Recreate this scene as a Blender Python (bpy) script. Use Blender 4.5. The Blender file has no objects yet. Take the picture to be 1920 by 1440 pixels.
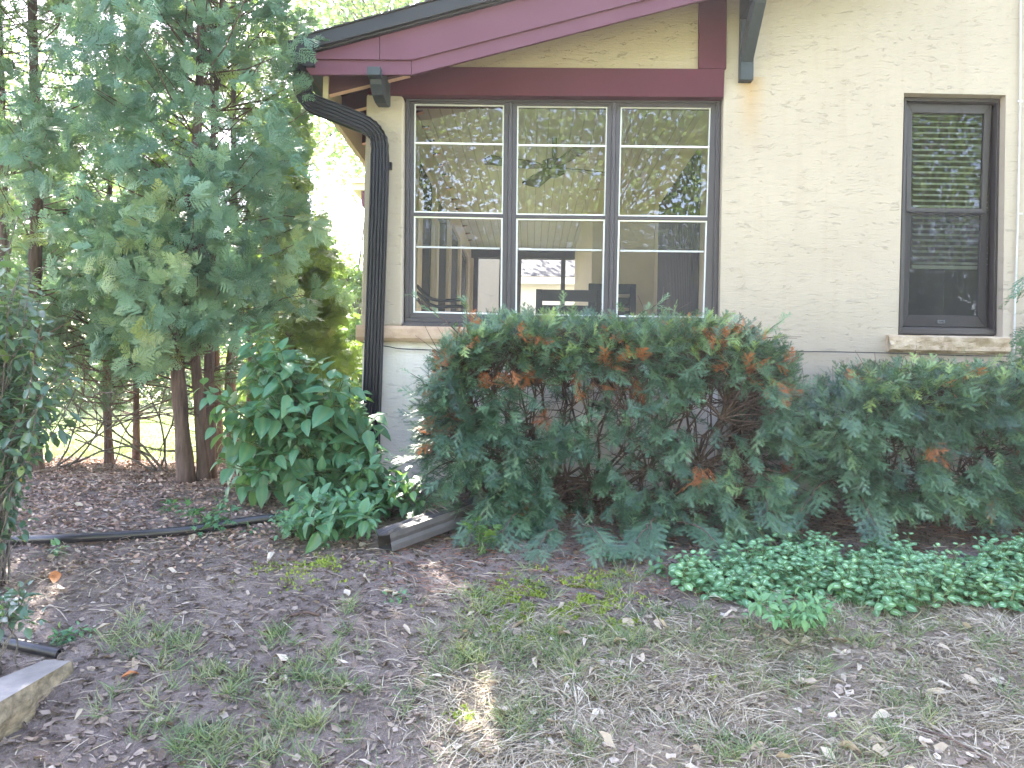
import bpy, math, random
import numpy as np
from mathutils import Vector, Matrix
random.seed(7); rng = np.random.default_rng(7)
S = bpy.context.scene
COL = S.collection
R = math.radians

# ------------------------------------------------------------------ camera
F = 1450.0                      # focal length in photo pixels (1920 wide)
CAM = np.array([0.0, -4.6, 0.5])
yaw, pitch, roll = R(1.4), R(0.6), 0.021
f0 = np.array([-math.sin(yaw)*math.cos(pitch), math.cos(yaw)*math.cos(pitch), math.sin(pitch)])
r0 = np.cross(f0, [0, 0, 1.0]); r0 /= np.linalg.norm(r0)
u0 = np.cross(r0, f0)
CR = r0*math.cos(roll) + u0*math.sin(roll)
CU = u0*math.cos(roll) - r0*math.sin(roll)
cd = bpy.data.cameras.new("camera"); cam = bpy.data.objects.new("camera", cd); COL.objects.link(cam)
cd.sensor_width = 36; cd.lens = F/1920*36; cd.clip_start = 0.05; cd.clip_end = 1000
cam.matrix_world = Matrix(((CR[0], CU[0], -f0[0], CAM[0]), (CR[1], CU[1], -f0[1], CAM[1]),
                           (CR[2], CU[2], -f0[2], CAM[2]), (0, 0, 0, 1)))
S.camera = cam
# ------------------------------------------------------------------ light
W = bpy.data.worlds.new("World"); S.world = W; W.use_nodes = True
SUN = np.array([-0.37, 0.71, 0.80]); SUN /= np.linalg.norm(SUN)     # towards the sun
nt = W.node_tree; nt.nodes.clear()
sky = nt.nodes.new('ShaderNodeTexSky'); sky.sky_type = 'NISHITA'; sky.sun_disc = False
sky.sun_elevation = math.asin(SUN[2]); sky.sun_rotation = math.atan2(SUN[0], SUN[1])
sky.air_density = 1.0; sky.dust_density = 1.0
bg = nt.nodes.new('ShaderNodeBackground'); bg.inputs[1].default_value = 0.14
wo = nt.nodes.new('ShaderNodeOutputWorld')
tn = nt.nodes.new('ShaderNodeMix'); tn.data_type = 'RGBA'; tn.blend_type = 'MULTIPLY'; tn.inputs[0].default_value = 1; tn.inputs[7].default_value = (1.13, .945, .90, 1)
nt.links.new(sky.outputs[0], tn.inputs[6]); nt.links.new(tn.outputs[2], bg.inputs[0]); nt.links.new(bg.outputs[0], wo.inputs[0])
sl = bpy.data.lights.new("sun", 'SUN'); so = bpy.data.objects.new("sun", sl); COL.objects.link(so)
sl.energy = 4.6; sl.angle = R(0.5); sl.color = (1, .93, .82)
so.rotation_euler = Vector(SUN).to_track_quat('Z', 'Y').to_euler()
S.view_settings.view_transform = 'Standard'; S.view_settings.look = 'None'
S.view_settings.exposure = 3.74; S.view_settings.gamma = 1
S.cycles.max_bounces = 8; S.cycles.transparent_max_bounces = 12
S.cycles.sample_clamp_indirect = 8

# ------------------------------------------------------------------ projection helpers
def ray(x, y):
    return f0 + CR*((x-960)/F) - CU*((y-720)/F)
def P(x, y, Y=0.0):             # photo pixel -> point on the vertical plane Y
    d = ray(x, y); return CAM + d*((Y-CAM[1])/d[1])
def PX(x, y, X):
    d = ray(x, y); return CAM + d*((X-CAM[0])/d[0])
def lat(ix, iy, iz):
    h = (ix*374761393 + iy*668265263 + iz*2147483647 + 12345) & 0xffffffff
    h = ((h ^ (h >> 13))*1274126177) & 0xffffffff
    return ((h ^ (h >> 16)) & 0xffff)/65535.0
def noise(p, s=1.0, off=0.0):
    p = np.asarray(p, float)*s + off
    i = np.floor(p).astype(np.int64); f = p-i; f = f*f*(3-2*f)
    o = 0
    for dx in (0, 1):
        for dy in (0, 1):
            for dz in (0, 1):
                w = (f[..., 0] if dx else 1-f[..., 0])*(f[..., 1] if dy else 1-f[..., 1])*(f[..., 2] if dz else 1-f[..., 2])
                o = o + w*lat(i[..., 0]+dx, i[..., 1]+dy, i[..., 2]+dz)
    return o
YK = [-40, -8, -4.6, -3.4, -2.4, -1.8, -1.2, -.6, 0, 3, 12, 60, 200]
ZK = [-1.5, -1.35, -1.1, -.80, -.50, -.335, -.19, -.08, -.03, -.10, -.14, -.3, -.3]
def gz(X, Y):
    X = np.asarray(X, float); Y = np.asarray(Y, float)
    z = (np.interp(Y, YK, ZK) + np.interp(Y-.3, YK, ZK) + np.interp(Y+.3, YK, ZK))/3
    p = np.stack([X, Y, X*0], -1)
    near = np.clip(1.4-np.hypot(X, Y+2)/14, 0, 1)
    z = z + near*((noise(p, 1.3)-.5)*.07 + (noise(p, 5, 3)-.5)*.025 + (noise(p, 14, 7)-.5)*.014 + (noise(p, 33, 9)-.5)*.007)
    return z
def G(x, y):                    # photo pixel -> point on the ground
    d = ray(x, y); t = 1.0
    while t < 60:
        q = CAM + d*t
        if q[2] < float(gz(q[0], q[1])): break
        t += .02
    return CAM + d*t
def nrm(v):
    v = np.asarray(v, float); return v/np.maximum(np.linalg.norm(v, axis=-1, keepdims=True), 1e-9)

# ------------------------------------------------------------------ materials
def mat(name):
    m = bpy.data.materials.new(name); m.use_nodes = True
    n = m.node_tree; b = n.nodes['Principled BSDF']; return m, n, b
def link(n, a, b): n.links.new(a, b)
def coords(n, scale=(1, 1, 1), rot=(0, 0, 0)):
    tc = n.nodes.new('ShaderNodeTexCoord'); mp = n.nodes.new('ShaderNodeMapping')
    mp.inputs['Scale'].default_value = scale; mp.inputs['Rotation'].default_value = rot
    link(n, tc.outputs['Object'], mp.inputs[0]); return mp.outputs[0]
def nz(n, vec, scale, detail=4, rough=.55, dist=0):
    t = n.nodes.new('ShaderNodeTexNoise'); t.inputs['Scale'].default_value = scale; t.inputs['Detail'].default_value = detail
    t.inputs['Roughness'].default_value = rough; t.inputs['Distortion'].default_value = dist
    link(n, vec, t.inputs['Vector']); return t.outputs['Fac']
def ramp(n, fac, stops):
    r = n.nodes.new('ShaderNodeValToRGB'); e = r.color_ramp.elements
    while len(e) < len(stops): e.new(.5)
    for el, (p, c) in zip(e, stops):
        el.position = p; el.color = (*c, 1) if len(c) == 3 else c
    link(n, fac, r.inputs[0]); return r.outputs[0]
def mth(n, op, a, b=None, clamp=False):
    m = n.nodes.new('ShaderNodeMath'); m.operation = op; m.use_clamp = clamp
    for i, v in enumerate((a, b)):
        if v is None: continue
        if isinstance(v, (int, float)): m.inputs[i].default_value = v
        else: link(n, v, m.inputs[i])
    return m.outputs[0]
def mixc(n, fac, a, b, mode='MIX'):
    m = n.nodes.new('ShaderNodeMix'); m.data_type = 'RGBA'; m.blend_type = mode
    for s, v in ((m.inputs[0], fac), (m.inputs[6], a), (m.inputs[7], b)):
        if isinstance(v, (int, float)): s.default_value = v
        elif isinstance(v, tuple): s.default_value = (*v, 1)
        else: link(n, v, s)
    return m.outputs[2]
def bump(n, b, h, strength=.5, dist=.01):
    k = n.nodes.new('ShaderNodeBump'); k.inputs['Strength'].default_value = strength; k.inputs['Distance'].default_value = dist
    link(n, h, k.inputs['Height']); link(n, k.outputs[0], b.inputs['Normal'])
def simple(name, col, rough=.6, var=.12, scale=6, bmp=0, bscale=60, spec=.4, metal=0):
    m, n, b = mat(name); v = coords(n)
    c = ramp(n, nz(n, v, scale, 5), [(.3, tuple(x*(1-var) for x in col)), (.7, tuple(min(1, x*(1+var)) for x in col))])
    link(n, c, b.inputs['Base Color']); b.inputs['Roughness'].default_value = rough
    b.inputs['Specular IOR Level'].default_value = spec; b.inputs['Metallic'].default_value = metal
    if bmp: bump(n, b, nz(n, v, bscale, 4), bmp, .004)
    return m
def stucco(name, base=(.425, .362, .295), strength=.72, ridge=1.0, stain=True):
    m, n, b = mat(name)
    v = coords(n, (1, 1, 4.6)); v1 = coords(n)
    big = nz(n, v1, 1.6, 4)
    c = ramp(n, big, [(.3, tuple(x*.93 for x in base)), (.7, tuple(min(1, x*1.05) for x in base))])
    c = mixc(n, mth(n, 'MULTIPLY', nz(n, coords(n, (1, 1, 3)), 30, 3), .25), c, tuple(x*.75 for x in base))
    # ridges: contour lines of a stretched, warped noise, masked to short strokes
    n1 = nz(n, v, 7.5, 3, .55, .6)
    rg = mth(n, 'SUBTRACT', 1, mth(n, 'MULTIPLY', mth(n, 'ABSOLUTE', mth(n, 'SUBTRACT', n1, .5)), 38), clamp=True)
    n2 = nz(n, coords(n, (1, 1, 2.5)), 11, 2)
    msk = mth(n, 'MULTIPLY', mth(n, 'SUBTRACT', n2, .53, clamp=True), 9, clamp=True)
    n3 = nz(n, coords(n, (1, 1, 4)), 9, 2, .5, .5)
    rg2 = mth(n, 'SUBTRACT', 1, mth(n, 'MULTIPLY', mth(n, 'ABSOLUTE', mth(n, 'SUBTRACT', n3, .42)), 60), clamp=True)
    msk2 = mth(n, 'MULTIPLY', mth(n, 'SUBTRACT', nz(n, coords(n, (1, 1, 2), (0, .2, 0)), 9, 2), .56, clamp=True), 9, clamp=True)
    comb = nz(n, coords(n, (2.2, 2.2, 16)), 7, 4, .6)
    pit = nz(n, v1, 85, 3)
    h = mth(n, 'ADD', mth(n, 'MULTIPLY', mth(n, 'ADD', mth(n, 'MULTIPLY', rg, msk), mth(n, 'MULTIPLY', rg2, msk2)), .9*ridge),
            mth(n, 'ADD', mth(n, 'MULTIPLY', comb, .8), mth(n, 'MULTIPLY', pit, .35)))
    h = mth(n, 'ADD', h, mth(n, 'MULTIPLY', nz(n, v1, 14, 3), .7))
    if stain:
        tcx = n.nodes.new('ShaderNodeTexCoord'); sx_ = n.nodes.new('ShaderNodeSeparateXYZ'); link(n, tcx.outputs['Object'], sx_.inputs[0])
        mx_ = mth(n, 'SUBTRACT', 1, mth(n, 'MULTIPLY', mth(n, 'ABSOLUTE', mth(n, 'SUBTRACT', sx_.outputs[0], 1.27)), 10), clamp=True)
        mz_ = mth(n, 'MULTIPLY', mth(n, 'MULTIPLY', mth(n, 'SUBTRACT', sx_.outputs[2], 1.95), 2.6, clamp=True), mth(n, 'LESS_THAN', sx_.outputs[2], 2.4))
        c = mixc(n, mth(n, 'MULTIPLY', mth(n, 'MULTIPLY', mx_, mz_), .8), c, (.42, .27, .13))
        drip = nz(n, coords(n, (5, 5, .35)), 3, 4, .6)
        c = mixc(n, mth(n, 'MULTIPLY', mth(n, 'SUBTRACT', drip, .52, clamp=True), 1.6, clamp=True), c, tuple(x*f for x, f in zip(base, (.85, .80, .72))))
    link(n, c, b.inputs['Base Color']); b.inputs['Roughness'].default_value = .85; b.inputs['Specular IOR Level'].default_value = .2
    bump(n, b, h, strength, .006); return m
def leafm(name, stops, transl=.35, rough=.45, spec=.5, tcol=None, mid=None):
    m, n, b = mat(name)
    a = n.nodes.new('ShaderNodeAttribute'); a.attribute_name = 'tint'
    c = ramp(n, a.outputs['Fac'], stops)
    if mid:
        am = n.nodes.new('ShaderNodeAttribute'); am.attribute_name = 'mid'
        k = mth(n, 'MULTIPLY', mth(n, 'SUBTRACT', am.outputs['Fac'], .55, clamp=True), 2.0, clamp=True)
        c = mixc(n, k, c, mid)
    v = coords(n)
    c = mixc(n, mth(n, 'MULTIPLY', nz(n, v, 45, 2), .35), c, mixc(n, .5, c, (.01, .02, .01)))
    link(n, c, b.inputs['Base Color']); b.inputs['Roughness'].default_value = rough; b.inputs['Specular IOR Level'].default_value = spec
    t = n.nodes.new('ShaderNodeBsdfTranslucent')
    tc = mixc(n, .55, c, tcol or (.28, .42, .04)); link(n, tc, t.inputs[0])
    mx = n.nodes.new('ShaderNodeMixShader'); mx.inputs[0].default_value = transl
    link(n, b.outputs[0], mx.inputs[1]); link(n, t.outputs[0], mx.inputs[2])
    link(n, mx.outputs[0], n.nodes['Material Output'].inputs[0]); return m

M = {}
M['stucco'] = stucco('stucco')
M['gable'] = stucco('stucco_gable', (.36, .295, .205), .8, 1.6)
M['lowwall'] = stucco('stucco_low', (.80, .735, .68), .8, 1.0)
M['purple'] = simple('plum_paint', (.115, .045, .072), .6, .06, 3, .15, 300, .25)
M['maroon'] = simple('maroon_paint', (.075, .014, .024), .6, .08, 3, .15, 300, .2)
M['soffit'] = simple('soffit_paint', (.07, .022, .03), .6, .1)
M['bounce_tint'] = simple('peach_bounce', (.72, .45, .33), .6, .06)  # bounce light from the lawn put into the colour of the rafter undersides
M['creampaint'] = simple('cream_paint', (.55, .47, .33), .6, .06)
M['slate'] = simple('slate_paint', (.03, .040, .046), .5, .1, 8, .2, 80)
M['gutter'] = simple('dark_metal', (.018, .019, .023), .42, .15, 5, .05, 40, .35)
M['spout'] = simple('spout_metal', (.014, .0135, .018), .45, .18, 4, .12, 50, .35)
M['ext'] = simple('weathered_spout', (.06, .055, .056), .5, .3, 9, .3, 60, .4)
M['frame'] = simple('taupe_paint', (.050, .042, .052), .45, .06, 4, .05, 200, .5)
M['dkframe'] = simple('dark_brown_paint', (.032, .026, .028), .42, .08, 4, .05, 200, .5)
M['taupe'] = simple('latch_metal', (.10, .10, .11), .5)
M['bead'] = simple('white_bead', (.75, .75, .76), .4, .03)
M['shingle'] = simple('shingle', (.05, .05, .052), .9, .3, 40, .6, 90)
M['ceil'] = None
def beadboard():
    m, n, b = mat('beadboard'); tc = n.nodes.new('ShaderNodeTexCoord'); sp = n.nodes.new('ShaderNodeSeparateXYZ'); link(n, tc.outputs['Object'], sp.inputs[0])
    fr = mth(n, 'FRACT', mth(n, 'MULTIPLY', sp.outputs[0], 12.5))
    g = mth(n, 'LESS_THAN', fr, .12)
    link(n, mixc(n, g, (.64, .595, .53), (.45, .41, .35)), b.inputs['Base Color']); b.inputs['Roughness'].default_value = .5
    bump(n, b, mth(n, 'SUBTRACT', 1, g), .5, .01); return m
M['ceil'] = beadboard()
M['inwall'] = simple('interior_cream', (.70, .61, .50), .7, .05)
M['infloor'] = simple('interior_floor', (.45, .41, .37), .5, .2)
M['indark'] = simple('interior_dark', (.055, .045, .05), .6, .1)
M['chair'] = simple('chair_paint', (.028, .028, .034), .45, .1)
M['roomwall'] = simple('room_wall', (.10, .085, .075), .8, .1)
M['slat'] = simple('blind_slat', (.42, .45, .43), .5, .05)
M['white'] = simple('white_paint', (.78, .76, .73), .6, .04)
M['bronze'] = simple('fan_bronze', (.06, .045, .03), .4, .1)
def glass(name, ior=1.5, tint=(1, 1, 1), wav=.03):
    m, n, b = mat(name); n.nodes.remove(b)
    t = n.nodes.new('ShaderNodeBsdfTransparent'); t.inputs[0].default_value = (*tint, 1)
    g = n.nodes.new('ShaderNodeBsdfGlossy'); g.inputs['Roughness'].default_value = .0
    fr = n.nodes.new('ShaderNodeFresnel'); fr.inputs[0].default_value = ior
    bp = n.nodes.new('ShaderNodeBump'); bp.inputs['Strength'].default_value = wav; bp.inputs['Distance'].default_value = .02
    link(n, nz(n, coords(n), 5, 1), bp.inputs['Height']); link(n, bp.outputs[0], g.inputs['Normal'])
    mx = n.nodes.new('ShaderNodeMixShader'); link(n, fr.outputs[0], mx.inputs[0])
    link(n, t.outputs[0], mx.inputs[1]); link(n, g.outputs[0], mx.inputs[2]); link(n, mx.outputs[0], n.nodes['Material Output'].inputs[0])
    return m
M['glass'] = glass('window_glass', 2.0, (.97, .98, .96), .004)
M['glass2'] = glass('window_glass_lower', 1.6, (.9, .92, .9), .004)
def screen(name, op, col):
    m, n, b = mat(name); b.inputs['Base Color'].default_value = (*col, 1); b.inputs['Roughness'].default_value = .7
    t = n.nodes.new('ShaderNodeBsdfTransparent'); mx = n.nodes.new('ShaderNodeMixShader'); mx.inputs[0].default_value = op
    link(n, t.outputs[0], mx.inputs[1]); link(n, b.outputs[0], mx.inputs[2]); link(n, mx.outputs[0], n.nodes['Material Output'].inputs[0]); return m
M['screen'] = screen('insect_screen', .22, (.12, .12, .13))
M['dkscreen'] = screen('dark_insect_screen', .35, (.02, .02, .026))
def stone(name, c1, c2, strength=.9, scale=10):
    m, n, b = mat(name); v = coords(n, (1, 1, 1.5))
    c = ramp(n, nz(n, v, scale, 6, .6), [(.3, c1), (.7, c2)])
    link(n, c, b.inputs['Base Color']); b.inputs['Roughness'].default_value = .85; b.inputs['Specular IOR Level'].default_value = .15
    bump(n, b, mth(n, 'ADD', nz(n, v, 18, 6, .6, .4), mth(n, 'MULTIPLY', nz(n, v, 90, 3), .3)), strength, .012); return m
M['sill'] = stone('limestone_sill', (.36, .27, .18), (.55, .45, .33))
M['band'] = stone('pink_limestone', (.42, .29, .20), (.56, .41, .30), .6)
M['blocktop'] = stone('stone_top', (.20, .18, .17), (.29, .265, .24), .3, 14)
M['blockside'] = stone('stone_side', (.10, .085, .06), (.32, .26, .17), 1.0, 26)
M['plastic'] = simple('black_poly_pipe', (.016, .016, .02), .35, .2, 6, .1, 60, .6)
M['wire'] = simple('black_wire', (.02, .02, .02), .5)
M['wcable'] = simple('grey_cable', (.5, .5, .5), .5)
def bark(name, c1, c2):
    m, n, b = mat(name); v = coords(n, (1, 1, .12))
    f = nz(n, v, 38, 5, .65, .3)
    link(n, ramp(n, f, [(.3, c1), (.65, c2)]), b.inputs['Base Color']); b.inputs['Roughness'].default_value = .9
    bump(n, b, f, 1.0, .02); return m
M['bark'] = bark('cedar_bark', (.045, .028, .023), (.15, .10, .082))
M['twig'] = bark('yew_twig', (.045, .028, .024), (.13, .085, .07))
M['bark2'] = bark('grey_bark', (.06, .05, .045), (.17, .15, .13))
M['stem'] = simple('green_stem', (.09, .13, .05), .6)
# foliage
M['cedar'] = leafm('cedar_foliage', [(0, (.05, .11, .08)), (.4, (.13, .25, .185)), (.75, (.22, .34, .21)), (1, (.34, .38, .15))], .25, .5, .4)
M['cedary'] = leafm('cedar_foliage_warm', [(0, (.05, .09, .045)), (.6, (.11, .19, .07)), (1, (.26, .31, .08))], .45, .5, .4)
M['yew'] = leafm('yew_needles', [(0, (.015, .04, .028)), (.4, (.055, .12, .08)), (.7, (.14, .25, .14)), (.9, (.24, .37, .14)), (1, (.32, .43, .13))], .18, .38, .6)
M['dead'] = leafm('dead_needles', [(0, (.28, .09, .04)), (1, (.55, .22, .08))], .2, .6, .3, (.5, .2, .05))
M['hyd'] = leafm('broad_leaf', [(0, (.045, .14, .08)), (.5, (.08, .22, .125)), (.85, (.12, .28, .15)), (1, (.22, .36, .08))], .34, .38, .5, (.30, .50, .04), (.16, .28, .14))
M['glossy'] = leafm('glossy_leaf', [(0, (.03, .07, .05)), (.6, (.06, .13, .085)), (.9, (.14, .22, .06)), (1, (.5, .28, .04))], .3, .3, .7)
M['maple'] = leafm('maple_leaf', [(0, (.05, .12, .04)), (.6, (.10, .20, .06)), (1, (.2, .30, .06))], .5, .45, .5)
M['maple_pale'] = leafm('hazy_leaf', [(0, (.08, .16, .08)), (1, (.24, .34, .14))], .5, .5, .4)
M['lam'] = leafm('lamium_leaf', [(0, (.10, .24, .11)), (.6, (.15, .33, .16)), (1, (.22, .39, .16))], .25, .5, .4)
M['lams'] = leafm('lamium_silver', [(0, (.30, .48, .32)), (1, (.48, .64, .47))], .2, .5, .4)
M['grass'] = leafm('green_grass', [(0, (.10, .16, .085)), (.5, (.18, .25, .13)), (1, (.36, .36, .22))], .3, .5, .4)
M['straw'] = leafm('dry_grass', [(0, (.24, .20, .145)), (.5, (.44, .38, .29)), (1, (.66, .60, .49))], .2, .7, .2, (.4, .35, .2))
M['moss'] = leafm('moss', [(0, (.18, .26, .04)), (1, (.42, .50, .09))], .3, .7, .2)
M['mulch'] = leafm('wood_mulch', [(0, (.14, .085, .068)), (.5, (.36, .24, .19)), (1, (.66, .50, .41))], .05, .85, .2, (.3, .2, .1))
M['litter'] = leafm('litter', [(0, (.07, .05, .042)), (.4, (.20, .15, .125)), (.75, (.38, .31, .255)), (1, (.64, .56, .48))], .05, .8, .2, (.3, .2, .1))
M['dryleaf'] = leafm('dry_leaf', [(0, (.30, .20, .13)), (.4, (.46, .37, .27)), (1, (.66, .58, .47))], .15, .65, .3, (.5, .35, .15))

# ------------------------------------------------------------------ geometry collector
class Geo:
    def __init__(s): s.V = []; s.L = []; s.N = []; s.MI = []; s.T = []; s.Q = []; s.nv = 0
    def raw(s, V, L, N, mi, T, Q=None):
        V = np.asarray(V, float).reshape(-1, 3); s.V.append(V); s.L.append(np.asarray(L, np.int64)+s.nv); s.N.append(np.asarray(N, np.int64))
        s.MI.append(np.broadcast_to(np.asarray(mi), (len(N),)).astype(np.int32)); n = len(V)
        s.T.append(np.broadcast_to(np.asarray(T, float), (n,))); s.Q.append(np.zeros(n) if Q is None else Q); s.nv += n
    def add(s, V, faces, mi=0, tint=.5, q=None):
        s.raw(V, [i for f in faces for i in f], [len(f) for f in faces], mi, tint, q)
    def scatter(s, tm, pos, dirv, up, size, tint, mi=None, wid=1.0):
        V, L, N, Mi, Q = tm; n = len(pos)
        if n == 0: return
        d = nrm(dirv); x = nrm(np.cross(d, up)); z = np.cross(x, d)
        size = np.broadcast_to(np.asarray(size, float), (n,)); wid = np.broadcast_to(np.asarray(wid, float), (n,))
        A = V[None, :, 0, None]*x[:, None, :]*wid[:, None, None] + V[None, :, 1, None]*d[:, None, :] + V[None, :, 2, None]*z[:, None, :]
        A = A*size[:, None, None] + np.asarray(pos)[:, None, :]
        k = len(V)
        LL = (L[None, :] + (np.arange(n)*k)[:, None]).ravel()
        s.raw(A.reshape(-1, 3), LL, np.tile(N, n), np.tile(Mi if mi is None else np.full(len(N), mi), n),
              np.repeat(np.broadcast_to(np.asarray(tint, float), (n,)), k), np.tile(Q, n))
    def box(s, x0, x1, y0, y1, z0, z1, mi=0):
        V = [(x, y, z) for z in (z0, z1) for y in (y0, y1) for x in (x0, x1)]
        s.add(V, [(0, 2, 3, 1), (4, 5, 7, 6), (0, 1, 5, 4), (2, 6, 7, 3), (0, 4, 6, 2), (1, 3, 7, 5)], mi)
    def prism(s, pts, Y0, Y1, mi=0, px=True):    # polygon (photo pixels on plane Y0, or x,z) extruded from Y0 to Y1
        A = [P(x, y, Y0) for x, y in pts] if px else [np.array([x, Y0, z]) for x, z in pts]
        B = [a + np.array([0, Y1-Y0, 0]) for a in A]; n = len(A)
        s.add(A+B, [tuple(range(n-1, -1, -1)), tuple(range(n, 2*n))] + [(i, (i+1) % n, (i+1) % n+n, i+n) for i in range(n)], mi)
    def yzprism(s, pts, X0, X1, mi=0):
        A = [np.array([X0, y, z]) for y, z in pts]; B = [np.array([X1, y, z]) for y, z in pts]; n = len(A)
        s.add(A+B, [tuple(range(n-1, -1, -1)), tuple(range(n, 2*n))] + [(i, (i+1) % n, (i+1) % n+n, i+n) for i in range(n)], mi)
    def tube(s, pts, rad, k=6, mi=0, tint=.5, cap=True):
        p = np.asarray(pts, float); n = len(p); rad = np.broadcast_to(np.asarray(rad, float), (n,))
        t = nrm(np.gradient(p, axis=0)); ref = np.array([0, 0, 1.0]) if abs(t[0][2]) < .8 else np.array([0, 1.0, 0])
        a = nrm(np.cross(t, ref)); b = np.cross(t, a)
        an = np.arange(k)*2*math.pi/k
        V = p[:, None] + rad[:, None, None]*(np.cos(an)[None, :, None]*a[:, None] + np.sin(an)[None, :, None]*b[:, None])
        fs = [(i*k+j, i*k+(j+1) % k, (i+1)*k+(j+1) % k, (i+1)*k+j) for i in range(n-1) for j in range(k)]
        if cap: fs += [tuple(range(k-1, -1, -1)), tuple((n-1)*k+j for j in range(k))]
        s.add(V.reshape(-1, 3), fs, mi, tint)
    def build(s, name, mats, parent=None, smooth=False, loc=(0, 0, 0), bevel=0):
        me = bpy.data.meshes.new(name)
        V = np.concatenate(s.V) - np.asarray(loc); L = np.concatenate(s.L); N = np.concatenate(s.N)
        me.vertices.add(len(V)); me.vertices.foreach_set('co', V.ravel())
        me.loops.add(len(L)); me.loops.foreach_set('vertex_index', L.astype(np.int32))
        me.polygons.add(len(N)); st = np.concatenate([[0], np.cumsum(N)[:-1]])
        me.polygons.foreach_set('loop_start', st.astype(np.int32)); me.polygons.foreach_set('loop_total', N.astype(np.int32))
        me.polygons.foreach_set('material_index', np.concatenate(s.MI))
        me.polygons.foreach_set('use_smooth', np.full(len(N), bool(smooth)))
        at = me.attributes.new('tint', 'FLOAT', 'POINT'); at.data.foreach_set('value', np.concatenate(s.T).astype(np.float32))
        Q = np.concatenate(s.Q)
        if Q.any():
            at = me.attributes.new('mid', 'FLOAT', 'POINT'); at.data.foreach_set('value', Q.astype(np.float32))
        for m_ in (mats if isinstance(mats, (list, tuple)) else [mats]): me.materials.append(M[m_] if isinstance(m_, str) else m_)
        me.update(); me.validate()
        o = bpy.data.objects.new(name, me); COL.objects.link(o)
        if parent is not None: o.parent = parent; o.location = Vector(loc)-parent.location if any(loc) else -parent.location
        else: o.location = loc
        if bevel:
            b = o.modifiers.new('b', 'BEVEL'); b.width = bevel; b.segments = 2; b.limit_method = 'ANGLE'
        return o
def tag(o, label=None, cat=None, group=None, kind=None):
    if label: o['label'] = label
    if cat: o['category'] = cat
    if group: o['group'] = group
    if kind: o['kind'] = kind
    return o
def thing(name, label, cat, loc=(0, 0, 0), group=None):
    o = bpy.data.objects.new(name, None); COL.objects.link(o); o.location = loc; o.empty_display_size = .1
    return tag(o, label, cat, group)
def smooth_path(pts, n=8):
    p = np.asarray(pts, float); out = []
    q = np.vstack([2*p[0]-p[1], p, 2*p[-1]-p[-2]])
    for i in range(1, len(q)-2):
        for t in np.linspace(0, 1, n, endpoint=False):
            a, b, c, d = q[i-1], q[i], q[i+1], q[i+2]
            out.append(.5*((2*b)+(-a+c)*t+(2*a-5*b+4*c-d)*t*t+(-a+3*b-3*c+d)*t**3))
    out.append(p[-1]); return np.array(out)

# ------------------------------------------------------------------ leaf templates: (V, L, N, MI, Q)
def tmpl(V, faces, mi=0, q=None):
    return (np.array(V, float), np.array([i for f in faces for i in f]), np.array([len(f) for f in faces]),
            np.full(len(faces), mi) if np.isscalar(mi) else np.array(mi), np.zeros(len(V)) if q is None else np.array(q, float))
def ovate(w=.5, fold=.12, droop=.25, st=5, peak=.38, wavy=0.0):
    V = []; q = []
    for i in range(st+1):
        t = i/st; hw = w/2*(math.sin(math.pi*t**(math.log(.5)/math.log(peak))))**.85 if 0 < t < 1 else 0
        z = -droop*t*t
        V += [(-hw, t, z+fold*hw*2+wavy*math.sin(9*t)), (0, t, z), (hw, t, z+fold*hw*2-wavy*math.sin(7*t+1))]; q += [0, 1, 0]
    f = []
    for i in range(st):
        a = i*3; b = a+3
        for k in (0, 1):
            f.append((a+k, a+k+1, b+k+1, b+k))
    f2 = []
    for c in f:
        c = [j if not (j in (0, 2)) else 1 for j in c]; c = [j if j not in (st*3, st*3+2) else st*3+1 for j in c]
        d = []
        [d.append(j) for j in c if j not in d]; f2.append(tuple(d))
    return tmpl(V, f2, 0, q)
T_broad = [ovate(.56, .16, .22), ovate(.50, .10, .38), ovate(.60, .22, .12)]
T_glossy = ovate(.48, .18, .12, 4, .5)
T_small = tmpl([(0, 0, 0), (-.28, .45, .06), (0, 1, -.08), (.28, .45, .06), (0, .45, 0)], [(0, 4, 2, 1), (0, 3, 2, 4)])
T_blade = tmpl([(-.03, 0, 0), (.03, 0, 0), (-.025, .4, .02), (.025, .4, .02), (-.018, .75, -.08), (.018, .75, -.08), (0, 1, -.26)], [(0, 1, 3, 2), (2, 3, 5, 4), (4, 5, 6)])
T_chip = [tmpl([(-.14, 0, 0), (.12, .05, .05), (.16, .6, .1), (.03, 1, -.02), (-.15, .7, .06)], [(0, 1, 2, 3, 4)]),
          tmpl([(-.3, .1, 0), (.1, 0, .12), (.34, .5, .05), (.1, 1, .2), (-.25, .8, .02)], [(0, 1, 2, 4), (2, 3, 4)])]
T_twig = tmpl([(-.012, 0, 0), (.012, 0, 0), (0, 0, .02), (-.006, .5, .05), (.014, .5, .05), (.004, .5, .07), (.0, 1, .0)],
              [(0, 1, 4, 3), (1, 2, 5, 4), (2, 0, 3, 5), (3, 4, 6), (4, 5, 6), (5, 3, 6)])
def lam_leaf():
    o = [(0, 0, 0), (-.30, .22, .03), (-.38, .45, .02), (-.24, .78, -.03), (0, 1, -.1), (.24, .78, -.03), (.38, .45, .02), (.30, .22, .03)]
    i = [(0, .12, .012), (-.07, .35, .03), (-.075, .6, .02), (0, .82, -.03), (.075, .6, .02), (.07, .35, .03)]
    f = [(0, 1, 2, 3, 4, 5, 6, 7)]; fi = [(8, 9, 10, 11, 12, 13)]
    return tmpl(o+i, f+fi, [0, 1])
T_lam = lam_leaf()
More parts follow.
